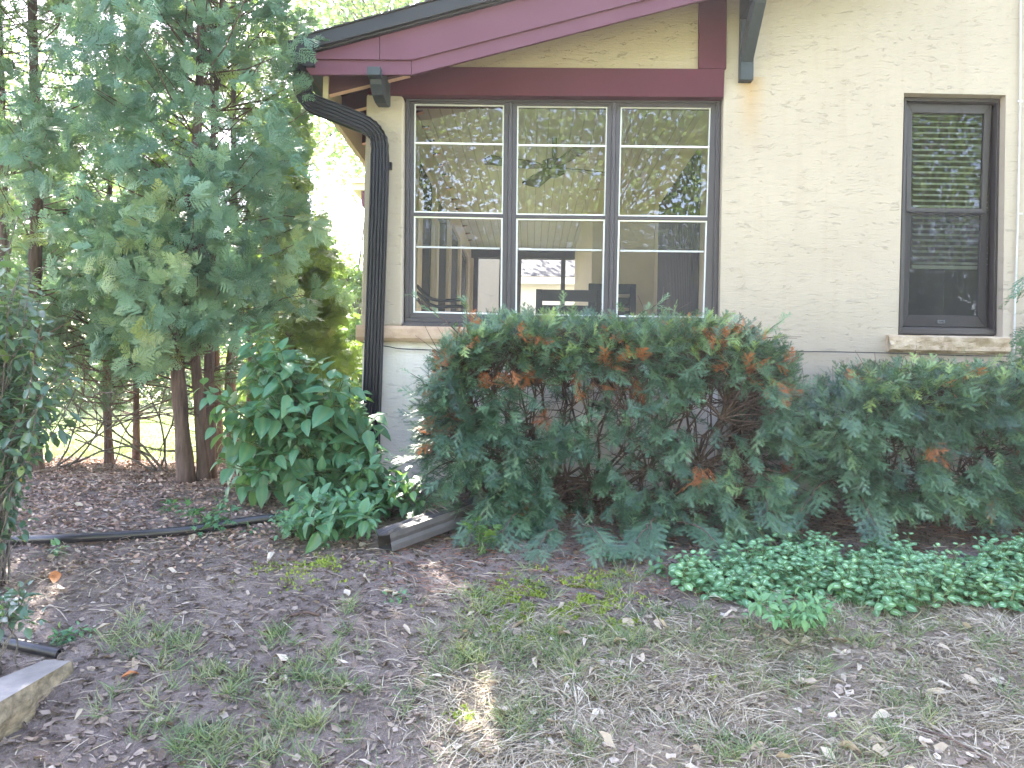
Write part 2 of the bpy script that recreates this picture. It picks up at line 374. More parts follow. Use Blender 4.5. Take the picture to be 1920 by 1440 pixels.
def palm(lobes=5, seed=1):
    r = random.Random(seed); V = [(0, .0, 0)]; ring = []
    for k in range(lobes):
        a = R(-105+210*k/(lobes-1)); L = (1 - .32*abs(k-(lobes-1)/2)/((lobes-1)/2))
        for da, l, z in ((-.20, .5, .04), (-.10, .78, .0), (0, 1, -.12), (.10, .78, .0), (.20, .5, .04)):
            ring.append((math.sin(a+da)*L*l*.62, .25+math.cos(a+da)*L*l*.75, z))
    V += ring; n = len(ring)
    return tmpl(V, [(0, i, i+1) for i in range(1, n)])
T_maple = palm()
def axisfan(V, f, p, d, L, nn, nl, nw, up=0.0, taper=True):
    """needles both sides along an axis in the plane"""
    s = np.array([d[1], -d[0], 0])
    for i in range(nn):
        t = (i+.5)/nn; l = nl*(1-.6*t if taper else 1)
        c = p+d*L*t
        for sg in (-1, 1):
            e = c + (s*sg*.86+d*.5)*l + np.array([0, 0, up*l+random.uniform(-.15, .15)*l]); k = len(V)
            w = d*nw
            V += [c-w, c+w, e]; f.append((k, k+1, k+2))
    k = len(V); w = s*nw*.8
    V += [p-w, p+w, p+d*L]; f.append((k, k+1, k+2))
def yew_spray(seed):
    random.seed(seed); V = []; f = []
    d = np.array([0, 1.0, 0]); axisfan(V, f, np.zeros(3), d, 1.0, 22, .17, .0105, .12)
    for i in range(random.choice((4, 5))):
        t = .12+.16*i; a = R(random.uniform(32, 50))*(1 if i % 2 else -1); dd = np.array([math.sin(a), math.cos(a), random.uniform(-.15, .12)])
        axisfan(V, f, d*t, dd, (.62-.45*t)*random.uniform(.8, 1.15), 13, .15, .0105, .12)
    return tmpl(V, f)
T_yew = [yew_spray(k) for k in range(5)]
def cedar_spray(seed):
    random.seed(seed); V = []; f = []
    def seg(a, d, L, w):
        s = np.array([d[1], -d[0], 0]); k = len(V)
        V.extend([a, a+d*L*.45-s*w, a+d*L, a+d*L*.45+s*w]); f.append((k, k+1, k+2, k+3))
    n = 9
    for i in range(n):
        t = (i+.3)/n; z = -.28*t*t
        seg(np.array([0, t-.03, z]), np.array([0, 1, -.2]), .16, .03)
        for sg in (-1, 1):
            a = R(random.uniform(38, 56))*sg; d = np.array([math.sin(a), math.cos(a), random.uniform(-.25, .05)])
            L = (.50*(1-t)+.10)*random.uniform(.8, 1.2)*(1 if t > .1 else .7)
            m = max(2, int(L/.13)); p = np.array([0, t, z])
            for j in range(m):
                u = (j+.2)/m; q = p+d*L*u + np.array([0, 0, -.12*u*u])
                seg(q, d, L/m*1.3, .030)
                if j:
                    for s2 in (-1, 1):
                        a2 = a+s2*R(38); seg(q, np.array([math.sin(a2), math.cos(a2), -.1]), .12*(1.2-u), .030)
    return tmpl(V, f)
T_ced = [cedar_spray(k) for k in range(11, 15)]
T_cedlite = []
for k_ in range(3):
    random.seed(30+k_); V_ = []; f_ = []
    for i_ in range(8):
        a_ = R(random.uniform(-60, 60)); t_ = random.uniform(0, .5); L_ = random.uniform(.3, .55); d_ = np.array([math.sin(a_), math.cos(a_), random.uniform(-.4, .1)])
        s_ = np.array([d_[1], -d_[0], 0])*.06; b_ = np.array([0, t_, 0]); kk = len(V_)
        V_.extend([b_, b_+d_*L_*.5-s_, b_+d_*L_, b_+d_*L_*.5+s_]); f_.append((kk, kk+1, kk+2, kk+3))
    T_cedlite.append(tmpl(V_, f_))
random.seed(7)
def rdir(n): return nrm(rng.normal(size=(n, 3)))
# ================================================================== GROUND
def groundmat():
    m, n, b = mat('ground_soil'); tc = n.nodes.new('ShaderNodeTexCoord'); v = tc.outputs['Object']
    a = n.nodes.new('ShaderNodeAttribute'); a.attribute_name = 'tint'     # kind of cover: 0 soil .. 1 lawn
    q = n.nodes.new('ShaderNodeAttribute'); q.attribute_name = 'mid'      # dry lawn share
    soil = ramp(n, nz(n, v, 9, 8, .7), [(.28, (.12, .09, .082)), (.5, (.25, .198, .18)), (.72, (.44, .36, .32))])
    speck = ramp(n, nz(n, v, 70, 4, .7), [(.45, (0, 0, 0)), (.62, (1, 1, 1))])
    soil = mixc(n, mth(n, 'MULTIPLY', speck, .5), soil, (.25, .22, .19))
    dry = ramp(n, nz(n, v, 26, 7, .7), [(.3, (.19, .15, .115)), (.5, (.35, .29, .225)), (.7, (.50, .43, .34))])
    lawn = ramp(n, nz(n, v, 2.2, 8, .65), [(.3, (.10, .13, .045)), (.5, (.19, .24, .085)), (.7, (.34, .33, .20))])
    wob = mth(n, 'MULTIPLY', mth(n, 'SUBTRACT', nz(n, v, 3, 5, .65), .5), 1.4)
    c = mixc(n, mth(n, 'ADD', q.outputs['Fac'], mth(n, 'MULTIPLY', wob, q.outputs['Fac']), clamp=True), soil, dry)
    c = mixc(n, mth(n, 'ADD', a.outputs['Fac'], 0, clamp=True), c, lawn)
    link(n, c, b.inputs['Base Color']); b.inputs['Roughness'].default_value = .95; b.inputs['Specular IOR Level'].default_value = .15
    bump(n, b, mth(n, 'ADD', nz(n, v, 45, 7, .75), mth(n, 'MULTIPLY', nz(n, v, 130, 3), .5)), 1.0, .03); return m
M['ground'] = groundmat()
def axis(lo, hi, d, far_lo, far_hi):
    c = list(np.arange(lo, hi, d)); s = d; x = lo; L = []
    while x > far_lo: s *= 1.25; x -= s; L.append(x)
    s = d; x = c[-1]; H = []
    while x < far_hi: s *= 1.25; x += s; H.append(x)
    return np.array(L[::-1]+c+H)
ax = axis(-4.2, 3.6, .024, -160, 160); ay = axis(-3.7, 1.4, .024, -160, 260)
XX, YY = np.meshgrid(ax, ay); ZZ = gz(XX, YY)
V = np.stack([XX, YY, ZZ], -1).reshape(-1, 3); nx, ny = len(ax), len(ay)
i0 = (np.arange(ny-1)[:, None]*nx+np.arange(nx-1)[None, :]).ravel()
L = np.stack([i0, i0+1, i0+nx+1, i0+nx], -1).ravel()
def drymask(X, Y):          # dry thin lawn, right and front
    X = np.asarray(X, float); Y = np.asarray(Y, float)
    w = (noise(np.stack([X, Y, X*0], -1), 2.2, 4)-.5)*.9
    a = np.clip((-1.55-Y+w*.5+.22*np.clip(X, -2, 1.0))/.4, 0, 1)*np.clip((X+.45+w)/.7, 0, 1)
    return a
lawnm = np.clip((YY-(.95+.35*(noise(np.stack([XX, YY, XX*0], -1), 1.5)-.5)))/.25, 0, 1)
lawnm = np.maximum(lawnm, np.clip((-6-YY)/2, 0, 1))
g = Geo(); g.raw(V, L, np.full(len(i0), 4), 0, lawnm.ravel(), np.maximum(drymask(XX, YY), .001).ravel())
tag(g.build('ground', 'ground', None, True), kind='structure')
# ================================================================== HOUSE
house = thing('stucco_house', 'cream stucco house with plum rake boards, a three-pane porch window and a dark single window', 'house', tuple(P(960, 880, 0)))
def hpart(g, name, mats, label=None, smooth=False, bevel=0, parent=None):
    o = g.build(name, mats, parent or house, smooth, bevel=bevel)
    if parent is not None:
        o.location = -(Vector(parent.location)+Vector(house.location)) if parent is not house else o.location
    if label: o['label'] = label
    return o
XL = P(684, 640, 0)[0]; XR = P(1353, 400, 0)[0]; ZB = .0
IN = .18
# main wall, right of porch, with a window opening
g = Geo()
wo_px = [(1695, 174), (1886, 178), (1880, 633), (1684, 629)]
wi = [P(x, y, 0) for x, y in wo_px]
zt = P(700, 178, 0)[2]
wo4 = [np.array([XR, 0, 5.2]), np.array([7.5, 0, 5.2]), np.array([7.5, 0, -.6]), np.array([XR, 0, -.6])]
g.add(wo4+wi, [(0, 4, 5, 1), (1, 5, 6, 2), (2, 6, 7, 3), (3, 7, 4, 0)])
# wobbly reveals
NR = 14
for a in range(4):
    A, B = wi[a], wi[(a+1) % 4]
    for i in range(NR):
        p, q = A+(B-A)*i/NR, A+(B-A)*(i+1)/NR
        dv = np.array([0, .11, 0]); g.add([p, q, q+dv, p+dv], [(0, 1, 2, 3)])
g.add([(XR, 0, -.6), (XR, 0, 5.2), (XR, .3, 5.2), (XR, .3, -.6)], [(0, 1, 2, 3)])
hpart(g, 'wall', 'stucco')
g = Geo(); g.box(7.3, 7.5, .01, 9, -.6, 5.2); g.box(XR+.02, 7.3, 8.8, 9, -.6, 5.2)
g.box(XR-.0, XR+.2, 5.31, 8.8, -.6, 5.2); hpart(g, 'wall', 'stucco')
# main roof, far above the picture
g = Geo(); g.prism([(XR-.6, 5.05), (XR+3.2, 6.7), (8.2, 5.0), (8.2, 5.2), (XR+3.2, 6.95), (XR-.6, 5.25)], -.5, 9.4, px=False)
hpart(g, 'main_roof', 'shingle')
# porch corner pillar, rounded where it meets the window
g = Geo()
g.prism([(687, 176), (745, 176), (752, 178), (757, 184), (756, 400), (754, 611), (676.5, 611)], 0, .2)
pl = hpart(g, 'porch_pillar', 'stucco', bevel=.012)
g = Geo(); zb = P(720, 638, 0)[2]
g.box(XL-.012, XR-.002, .004, .24, -.6, zb+.02); hpart(g, 'foundation_wall', 'lowwall')
# stone band under the porch windows
g = Geo()
pts = np.linspace(0, 1, 40); za = P(720, 610, -.04)[2]; zc = P(720, 639, -.04)[2]; xa = P(667, 625, -.045)[0]
for i in range(39):
    x0 = xa+(XR-.004-xa)*pts[i]; x1 = xa+(XR-.004-xa)*pts[i+1]
    for j in range(5):
        s0 = za+(zc-za)*j/5; s1 = za+(zc-za)*(j+1)/5
        Y = lambda x, z: -.045+.014*(noise([x, 0, z], 22)-.5)+.012*(1 if z in (za, zc) else 0)
        g.add([(x0, Y(x0, s0), s0), (x1, Y(x1, s0), s0), (x1, Y(x1, s1), s1), (x0, Y(x0, s1), s1)], [(3, 2, 1, 0)])
g.box(xa, XR-.004, -.03, .2, zc+.002, za-.002)
hpart(g, 'stone_band', 'band', smooth=True)
# right window stone sill, rock face
g = Geo(); xs = np.linspace(P(1668, 640, -.05)[0], P(1896, 640, -.05)[0], 36); zs = np.linspace(P(1780, 629, -.05)[2], P(1780, 661, -.05)[2], 9)
def ys(x, z, j): return -.052 + .030*(noise([x, 1, z], 16)-.5) + .018*(noise([x, 2, z], 45)-.5) + (.02 if j in (0, 8) else 0)
for i in range(35):
    for j in range(8):
        g.add([(xs[i], ys(xs[i], zs[j], j), zs[j]), (xs[i+1], ys(xs[i+1], zs[j], j), zs[j]), (xs[i+1], ys(xs[i+1], zs[j+1], j+1), zs[j+1]), (xs[i], ys(xs[i], zs[j+1], j+1), zs[j+1])], [(3, 2, 1, 0)])
g.box(xs[0], xs[-1], -.03, .1, zs[-1]+.001, zs[0]-.001); hpart(g, 'stone_sill', 'sill')
# header beam, corner post, gable stucco
g = Geo(); g.prism([(690, 124), (1359, 129), (1357, 182), (757, 178), (690, 176)], -.022, .2); hpart(g, 'header_beam', 'maroon', bevel=.003)
g = Geo(); g.prism([(1312, -130), (1364, -130), (1362, 128.6), (1310, 128)], -.020, .2); hpart(g, 'corner_post', 'maroon', bevel=.003)
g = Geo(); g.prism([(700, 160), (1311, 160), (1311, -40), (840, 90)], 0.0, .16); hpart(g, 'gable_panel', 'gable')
# rake boards
Yb = -.30
def rake(pts, y0, y1, name, m, bv=.002): 
    g = Geo(); g.prism(pts, y0, y1); return hpart(g, name, m, bevel=bv)
rake([(558, 103), (711.5, 64), (711.5, 111.5), (560, 110.5)], Yb, Yb+.03, 'barge_board', 'purple')
rake([(712.5, 63.8), (1700, -194), (1700, -127), (772, 112), (712.5, 111.5)], Yb, Yb+.03, 'barge_board', 'purple')
rake([(562, 109), (771.5, 110), (771.5, 140), (582, 140)], Yb+.014, Yb+.035, 'barge_trim', 'purple')
rake([(772.5, 110), (1700, -129), (1700, -98), (772.5, 140)], Yb+.014, Yb+.035, 'barge_trim', 'purple')
# rake soffit board between barge and wall (seen only from below)
def P3(x, y, Y): return P(x, y, Y)
Xi = PX(601, 177, -1.22)[0]; zf1 = P(601, 177, -.11)[2]; zf0 = zf1-.095
zr = lambda X: zf1 + .105 + .26*(X-Xi)     # roof deck height
g = Geo(); X0 = P(570, 120, Yb)[0]
g.prism([(X0, zr(X0)), (XR+1.6, zr(XR+1.6)), (XR+1.6, zr(XR+1.6)+.03), (X0, zr(X0)+.03)], Yb+.037, 5.6, px=False)
hpart(g, 'roof_deck', 'soffit')
# dark rake edge metal and shingles
g = Geo()
g.prism([(553, 72), (1700, -238), (1700, -207), (557, 97)], Yb-.05, Yb+.02)
g.prism([(556, 95.5), (1700, -208.5), (1700, -198), (558.5, 103.5)], Yb-.028, Yb+.02)
hpart(g, 'rake_gutter', 'gutter', bevel=.004)
g = Geo()
A = P(550, 71, Yb-.06); B = P(1700, -243, Yb-.06)
NS = 60
for k in range(NS):
    t0, t1 = k/NS, (k+1)/NS; a = A+(B-A)*t0; b = A+(B-A)*t1; h = .008+.005*random.random()
    g.add([a, b, b+(0, 0, h*.4), a+(0, 0, h), a+(0, 6, 0), b+(0, 6, 0), b+(0, 6, h*.4), a+(0, 6, h)], [(0, 1, 2, 3), (3, 2, 6, 7), (0, 4, 5, 1), (0, 3, 7, 4)])
hpart(g, 'porch_roof', 'shingle')
# eave: fascia along depth + gutter
Xi = PX(601, 177, -1.22)[0]; zf1 = P(601, 177, -.11)[2]; zf0 = zf1-.095
g = Geo(); g.box(Xi-.03, Xi, -.13, 5.4, zf0, zf1+.10); hpart(g, 'eave_fascia', 'creampaint')
g = Geo()
gx0, gx1 = P(541, 90, -.3)[0], Xi-.032; gzt = P(550, 77, -.3)[2]; gzb = P(558, 108, -.3)[2]-.05
prof = [(gx1, gzt), (gx1, gzb), (gx1-.06, gzb), (gx0+.02, gzb+.03), (gx0+.012, gzb+.07), (gx0, gzt-.02), (gx0, gzt)]
A = [np.array([x, -.31, z]) for x, z in prof]; B = [a+np.array([0, 5.7, 0]) for a in A]; n = len(A)
g.add(A+B, [(i, i+1, i+1+n, i+n) for i in range(n-1)]+[tuple(range(n))]); hpart(g, 'eave_gutter', 'gutter')
# rafters
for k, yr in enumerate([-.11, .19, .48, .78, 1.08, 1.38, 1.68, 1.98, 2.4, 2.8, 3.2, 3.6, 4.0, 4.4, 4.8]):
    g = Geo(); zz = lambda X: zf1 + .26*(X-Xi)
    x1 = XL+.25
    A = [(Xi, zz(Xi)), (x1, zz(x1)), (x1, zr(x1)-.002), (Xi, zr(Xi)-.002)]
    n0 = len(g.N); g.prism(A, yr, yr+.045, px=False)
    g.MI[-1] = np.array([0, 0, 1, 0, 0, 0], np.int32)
    hpart(g, 'rafter', ['soffit', 'bounce_tint'])
# brackets
zc_ = .5
g = Geo(); bx0 = P(690, 130, -.335)[0]; bx1 = P(712.5, 130, -.335)[0]
g.box(bx0-.004, bx1+.004, -.345, -.287, P(700, 141, -.34)[2], P(700, 125, -.34)[2])
prof = [(-.335, P(700, 141, -.335)[2]-.001), (-.29, P(700, 146, -.29)[2]), (-.275, P(700, 158, -.27)[2]), (-.22, P(700, 178, -.22)[2]), (-.13, P(700, 193, -.13)[2]), (-.04, P(716, 201, -.04)[2]), (.0, P(716, 200, 0)[2]), (0, P(716, 130, 0)[2]), (-.262, P(716, 142, -.262)[2]+.01), (-.283, P(700, 141, -.283)[2]+.002)]
g.yzprism(prof[::-1], bx0, bx1); hpart(g, 'eave_bracket', 'slate', bevel=.003)
g = Geo(); cx = P(1400, 60, -.03)[0]
g.box(cx-.038, cx+.038, -.055, -.001, P(1400, 150, -.05)[2], 2.95)
z_a = P(1411, 116, -.06)[2]; z_b = P(1425, 5, -.3)[2]
g.yzprism([(-.056, z_a), (-.30, z_b), (-.50, 3.0), (-.40, 3.0), (-.2, z_b+.02), (-.056, z_a+.13)], cx-.033, cx+.033)
g.box(cx-.045, cx+.02, -.6, -.056, P(1386, 52, -.2)[2]+.12, 3.02)
hpart(g, 'eave_bracket', 'slate', bevel=.003)
# ---------------- porch window (three casements)
Yw = .05
pw = Geo()
def quad(g, q, y0, y1, mi=0): g.prism(q, y0, y1, mi)
pw.prism([(759, 178), (1354, 182), (1352, 192), (760, 189)], Yw-.01, Yw+.07)            # head
pw.prism([(757, 604), (1345, 610), (1345, 617), (756, 612)], Yw-.07, Yw+.07)            # sill
pw.prism([(759, 596), (1344, 600), (1345, 610), (757, 604)], Yw-.004, Yw+.07)
pw.prism([(760, 189), (768, 189), (766, 596), (759, 596)], Yw-.004, Yw+.07)
pw.prism([(1344, 192), (1352, 192), (1345, 600), (1336, 600)], Yw-.004, Yw+.07)
pw.prism([(954.5, 190), (961, 190), (957, 598), (950, 598)], Yw-.002, Yw+.07)
pw.prism([(1148.5, 191), (1155, 191), (1148, 600), (1141, 600)], Yw-.002, Yw+.07)
win = hpart(pw, 'porch_window', 'frame', bevel=.003)
def sub(g, name, mats, parent, label=None, bevel=0):
    o = g.build(name, mats, None, False, bevel=bevel); o.parent = parent
    o.location = -(Vector(house.location)) - Vector(parent.location)
    if label: o['label'] = label
    return o
def lerpq(q, u, v):
    a = np.array(q[0])*(1-u)+np.array(q[1])*u; b = np.array(q[3])*(1-u)+np.array(q[2])*u
    return tuple(a*(1-v)+b*v)
panes = [[(777, 194), (945, 196.5), (941, 590), (774.5, 586)], [(970, 198), (1139, 199.5), (1131, 593), (966, 591)], [(1164, 200), (1333, 201.5), (1321, 596), (1155, 594)]]
outer = [[(768, 189), (954.5, 190), (950, 598), (766, 596)], [(961, 190), (1148.5, 191), (1141, 600), (957, 598)], [(1155, 191), (1344, 192), (1336, 600), (1148, 600)]]
def ringbars(g, o, i, y0, y1, mi=0):
    g.prism([o[0], o[1], i[1], i[0]], y0, y1, mi); g.prism([i[1], o[1], o[2], i[2]], y0, y1, mi)
    g.prism([i[3], i[2], o[2], o[3]], y0, y1, mi); g.prism([o[0], i[0], i[3], o[3]], y0, y1, mi)
for q, o_ in zip(panes, outer):
    g = Geo(); ringbars(g, o_, q, Yw+.008, Yw+.055); 
    vm = (398-194)/392.; L = lambda u, v: lerpq(q, u, v)
    g.prism([L(0, vm), L(1, vm), L(1, vm+.017), L(0, vm+.017)], Yw+.01, Yw+.05)
    sub(g, 'sash', 'frame', win, bevel=.002)
    g = Geo(); e = .014
    def inset(v0, v1, w=.013, h=.0055):
        a = [L(0, v0), L(1, v0), L(1, v1), L(0, v1)]; b = [L(w, v0+h), L(1-w, v0+h), L(1-w, v1-h), L(w, v1-h)]
        ringbars(g, a, b, Yw+.018, Yw+.034)
    inset(0, vm); inset(vm+.018, 1, .018, .007)
    vb = (266-194)/392.; g.prism([L(.014, vb), L(.986, vb), L(.986, vb+.0085), L(.014, vb+.0085)], Yw+.02, Yw+.034)
    vb2 = (461-194)/392.; g.prism([L(.03, vb2), L(.97, vb2), L(.97, vb2+.008), L(.03, vb2+.008)], Yw+.036, Yw+.048)
    sub(g, 'glazing_bead', 'bead', win)
    g = Geo(); g.add([P(*L(u, v), Yw+.03) for u, v in ((.005, .003), (.995, .003), (.995, vm), (.005, vm))], [(3, 2, 1, 0)])
    sub(g, 'pane', 'glass', win)
    g = Geo(); g.add([P(*L(u, v), Yw+.04) for u, v in ((.005, vm+.01), (.995, vm+.01), (.995, vb2), (.005, vb2))], [(3, 2, 1, 0)])
    sub(g, 'pane', 'glass2', win)
    g = Geo(); g.add([P(*L(u, v), Yw+.026) for u, v in ((.005, vm+.01), (.995, vm+.01), (.995, .997), (.005, .997))], [(3, 2, 1, 0)])
    sub(g, 'insect_screen', 'screen', win)
# ---------------- right double hung window
Y2 = .055
g = Geo(); O = wo_px; I = [(1704, 190), (1862, 192), (1853, 613), (1692, 611)]
I_out = [(1696, 182), (1876, 185), (1868, 628), (1685, 626)]
ringbars(g, [(1690, 170), (1892, 172), (1886, 640), (1680, 636)], [(1702, 193), (1868, 196), (1860, 615), (1693, 613)], Y2+.03, .13)
ringbars(g, I_out, [(1700, 189), (1870, 192), (1862, 618), (1690, 616)], Y2, Y2+.03)
w2 = hpart(g, 'side_window', 'dkframe', bevel=.003)
g = Geo(); ringbars(g, [(1701, 194), (1860, 197), (1850, 400), (1699, 397)], [(1711, 211), (1846, 213), (1840, 391), (1708, 390)], Y2+.032, Y2+.055)
sub(g, 'sash', 'dkframe', w2, bevel=.002)
g = Geo(); ringbars(g, [(1697, 392), (1853, 395), (1848, 614), (1692, 612)], [(1708, 402), (1840, 404), (1833, 592), (1703, 590)], Y2+.058, Y2+.08)
sub(g, 'sash', 'dkframe', w2, bevel=.002)
g = Geo(); g.add([P(x, y, Y2+.045) for x, y in ((1709, 209), (1848, 211), (1842, 393), (1706, 391))], [(3, 2, 1, 0)]); sub(g, 'pane', 'glass2', w2)
g = Geo(); g.add([P(x, y, Y2+.07) for x, y in ((1706, 401), (1842, 403), (1835, 594), (1701, 592))], [(3, 2, 1, 0)]); sub(g, 'pane', 'glass2', w2)
g = Geo(); g.add([P(x, y, Y2+.03) for x, y in ((1698, 394), (1854, 396), (1849, 613), (1693, 611))], [(3, 2, 1, 0)]); sub(g, 'insect_screen', 'dkscreen', w2)
g = Geo(); ringbars(g, [(1758, 600), (1772, 600), (1772, 606), (1758, 606)], [(1760.5, 602), (1769.5, 602), (1769.5, 604.3), (1760.5, 604.3)], Y2+.02, Y2+.03); sub(g, 'latch', 'taupe', w2)
g = Geo()
yb = 206
while yb < 498:
    a = P(1712, yb, .16); b = P(1850, yb+2, .16); h = .017
    g.add([a+(0, -.012, -h/2), b+(0, -.012, -h/2), b+(0, .012, h/2), a+(0, .012, h/2), a+(0, -.011, -h/2-.002), b+(0, -.011, -h/2-.002), b+(0, .013, h/2-.002), a+(0, .013, h/2-.002)], [(0, 1, 2, 3), (7, 6, 5, 4), (0, 4, 5, 1)])
    yb += 10.6
g.prism([(1710, 497), (1850, 499), (1849, 505), (1710, 503)], .15, .17)
sub(g, 'blind', 'slat', w2)
# room behind it
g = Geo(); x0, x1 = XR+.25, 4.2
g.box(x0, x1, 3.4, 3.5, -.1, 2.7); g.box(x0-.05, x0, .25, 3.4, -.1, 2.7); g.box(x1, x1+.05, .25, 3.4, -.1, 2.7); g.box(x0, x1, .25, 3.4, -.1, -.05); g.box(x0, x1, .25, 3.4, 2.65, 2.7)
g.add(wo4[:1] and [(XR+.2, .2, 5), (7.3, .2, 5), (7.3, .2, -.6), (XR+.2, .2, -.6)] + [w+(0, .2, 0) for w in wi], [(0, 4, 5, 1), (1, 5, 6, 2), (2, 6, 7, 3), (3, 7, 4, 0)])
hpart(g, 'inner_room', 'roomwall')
# ---------------- porch interior
XLi, XRi = -.80, 1.09; CZ = 2.35; FZ = .15; YB = 5.3
g = Geo(); g.box(XLi-.15, XRi+.1, .22, YB, CZ, CZ+.03); hpart(g, 'porch_ceiling', 'ceil')
g = Geo(); g.box(XLi-.15, XRi+.1, .245, YB, FZ-.05, FZ); hpart(g, 'porch_floor', 'infloor')
g = Geo()
# left wall with openings, enlarged to let more light into the porch
ops = [(.70, 1.62), (1.80, 2.72), (2.90, 3.82), (4.0, 4.92)]
ycur = .205
for a, b in ops: g.box(XLi-.14, XLi, ycur, a, FZ-.7, CZ); ycur = b
g.box(XLi-.14, XLi, ycur, YB, FZ-.7, CZ)
for a, b in ops:
    g.box(XLi-.14, XLi, a, b, FZ-.7, .75); g.box(XLi-.14, XLi, a, b, 2.15, CZ)
# right wall
g.box(XRi, XRi+.1, .22, 2.4, -.05, CZ); g.box(.53, XRi, 2.4, YB-.01, FZ, CZ)
hpart(g, 'porch_wall', 'inwall')
g = Geo()
for a, b in ops:
    g.box(XLi-.09, XLi-.03, a, a+.06, .75, 2.15); g.box(XLi-.09, XLi-.03, b-.06, b, .75, 2.15)
    g.box(XLi-.09, XLi-.03, a+.06, b-.06, .75, .82); g.box(XLi-.09, XLi-.03, a+.06, b-.06, 2.08, 2.15)
    g.box(XLi-.05, XLi-.035, a+.06, a+.24, .82, 2.08)
hpart(g, 'side_sash', 'indark')
# back wall: dark header, windows with posts
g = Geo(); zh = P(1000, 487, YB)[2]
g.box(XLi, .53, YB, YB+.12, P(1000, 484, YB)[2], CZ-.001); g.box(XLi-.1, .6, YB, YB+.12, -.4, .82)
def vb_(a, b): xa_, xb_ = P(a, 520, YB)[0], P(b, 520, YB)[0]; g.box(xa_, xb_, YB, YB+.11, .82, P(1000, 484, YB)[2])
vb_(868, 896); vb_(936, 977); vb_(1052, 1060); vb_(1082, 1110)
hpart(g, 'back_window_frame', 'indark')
g = Geo(); xa_, xb_ = P(877, 520, YB-.05)[0], P(887, 520, YB-.05)[0]; g.box(xa_, xb_, YB-.1, YB-.002, FZ, P(880, 486, YB)[2]); hpart(g, 'post', 'creampaint')
# dark curtained door on the right wall
g = Geo(); yd0, yd1 = .50, 1.92
g.box(XRi-.03, XRi-.002, yd0, yd1, FZ, 2.12)
for k in range(22):
    y = yd0+.05+k*(yd1-yd0-.1)/22; g.tube([(XRi-.04, y+.02, FZ+.1), (XRi-.04, y+.03, 2.08)], .018, 6)
hpart(g, 'curtained_door', 'indark', smooth=True)
# utility wire across the wall and white cable at the right
g = Geo(); g.tube(smooth_path([P(640+35, 641, -.07)+(0, .0, 0), P(722, 649, -.03), P(800, 656, -.012), P(1150, 659, -.012), P(1490, 659, -.012), P(1670, 662, -.06), P(1780, 666, -.065), P(1895, 668, -.06)]), .0028, 5)
hpart(g, 'wall_wire', 'wire')
g = Geo(); g.tube([P(1914, -30, -.012), P(1913, 200, -.012), P(1909, 400, -.012), P(1901, 655, -.012), P(1899, 690, -.012)], .0055, 6)
for y_ in (188, 399): g.add([P(1908, y_, -.02), P(1918, y_, -.02), P(1918, y_+3, -.02), P(1908, y_+3, -.02)], [(0, 1, 2, 3)])
hpart(g, 'wall_cable', 'wcable')
# ---------------- downspout
def spout(path, wdt=.098, dep=.072, flat=None, crimp=()):
    g = Geo(); p = np.asarray(path, float); n = len(p); t = nrm(np.gradient(p, axis=0))
    yv = np.array([0, 1.0, 0]) if flat is None else np.asarray(flat, float)
    s = nrm(np.cross(t, yv)); bn = nrm(np.cross(s, t))
    sec = []; ribs = 5
    for i in range(ribs*4+1):
        u = -.5+i/(ribs*4); sec.append((u*wdt, -dep/2+(.007 if i % 4 == 2 else 0)))
    sec += [(.5*wdt, -dep*.2), (.5*wdt-.006, 0), (.5*wdt, dep*.2), (.5*wdt, dep/2), (-.5*wdt, dep/2), (-.5*wdt, dep*.2), (-.5*wdt+.006, 0), (-.5*wdt, -dep*.2)]
    sec = np.array(sec); k = len(sec)
    sc = np.ones(n)
    for a, b in crimp:
        for i in range(a, b): sc[i] = 1.0 if i % 2 else .93
    V = p[:, None] + (sec[None, :, 0, None]*s[:, None] + sec[None, :, 1, None]*bn[:, None])*sc[:, None, None]
    g.add(V.reshape(-1, 3), [(i*k+j, (i+1)*k+j, (i+1)*k+(j+1) % k, i*k+(j+1) % k) for i in range(n-1) for j in range(k)]); return g
def dn(pts, m): 
    return smooth_path(pts, m)
Ys = -.085
cpx = [(570, 110), (567, 150), (570, 174), (580, 190), (596, 199), (625, 210), (660, 224), (688, 236), (705, 251), (712, 272), (712, 330)]
ydep = [-.17, -.17, -.17, -.165, -.16, -.15, -.13, -.12, -.10, Ys, Ys]
top = dn([P(x, y, yy) for (x, y), yy in zip(cpx, ydep)], 5)
low = [P(712, 330, Ys)+(0, 0, 0)]
for y_ in (450, 600, 800, 845): low.append(P(712-(y_-330)*.0335+0, y_, Ys))
low = dn(low[1:], 3)
path = np.vstack([top, low]); g = spout(path, .098, .072, crimp=((4, 18), (33, 47)))
g.box(P(697, 300, -.05)[0]+.02, P(733, 300, -.05)[0], -.03, -.001, P(700, 318, 0)[2], P(700, 306, 0)[2])
ds = hpart(g, 'downspout', 'spout')
# elbow at foot into the buried pipe
# neighbour bay at the far left of the house: eave and corner seen past the pillar
g = Geo(); Yn = 9.0
g.prism([(655, 334), (720, 334), (720, 343), (658, 343)], Yn, Yn+1.2); g.prism([(659, 343), (720, 343), (720, 356), (660, 356)], Yn+.05, Yn+1.2)
hpart(g, 'rear_eave', 'creampaint', 'weathered cream eave end')
g = Geo(); g.prism([(677, 356), (720, 356), (720, 390), (678, 386)], Yn+.1, Yn+1); hpart(g, 'rear_beam', 'maroon')
g = Geo(); xk = P(690, 400, Yn+.3)[0]; g.box(xk, xk+2.5, Yn+.3, Yn+1.0, -.5, P(690, 350, Yn)[2]); hpart(g, 'rear_wall', 'stucco')

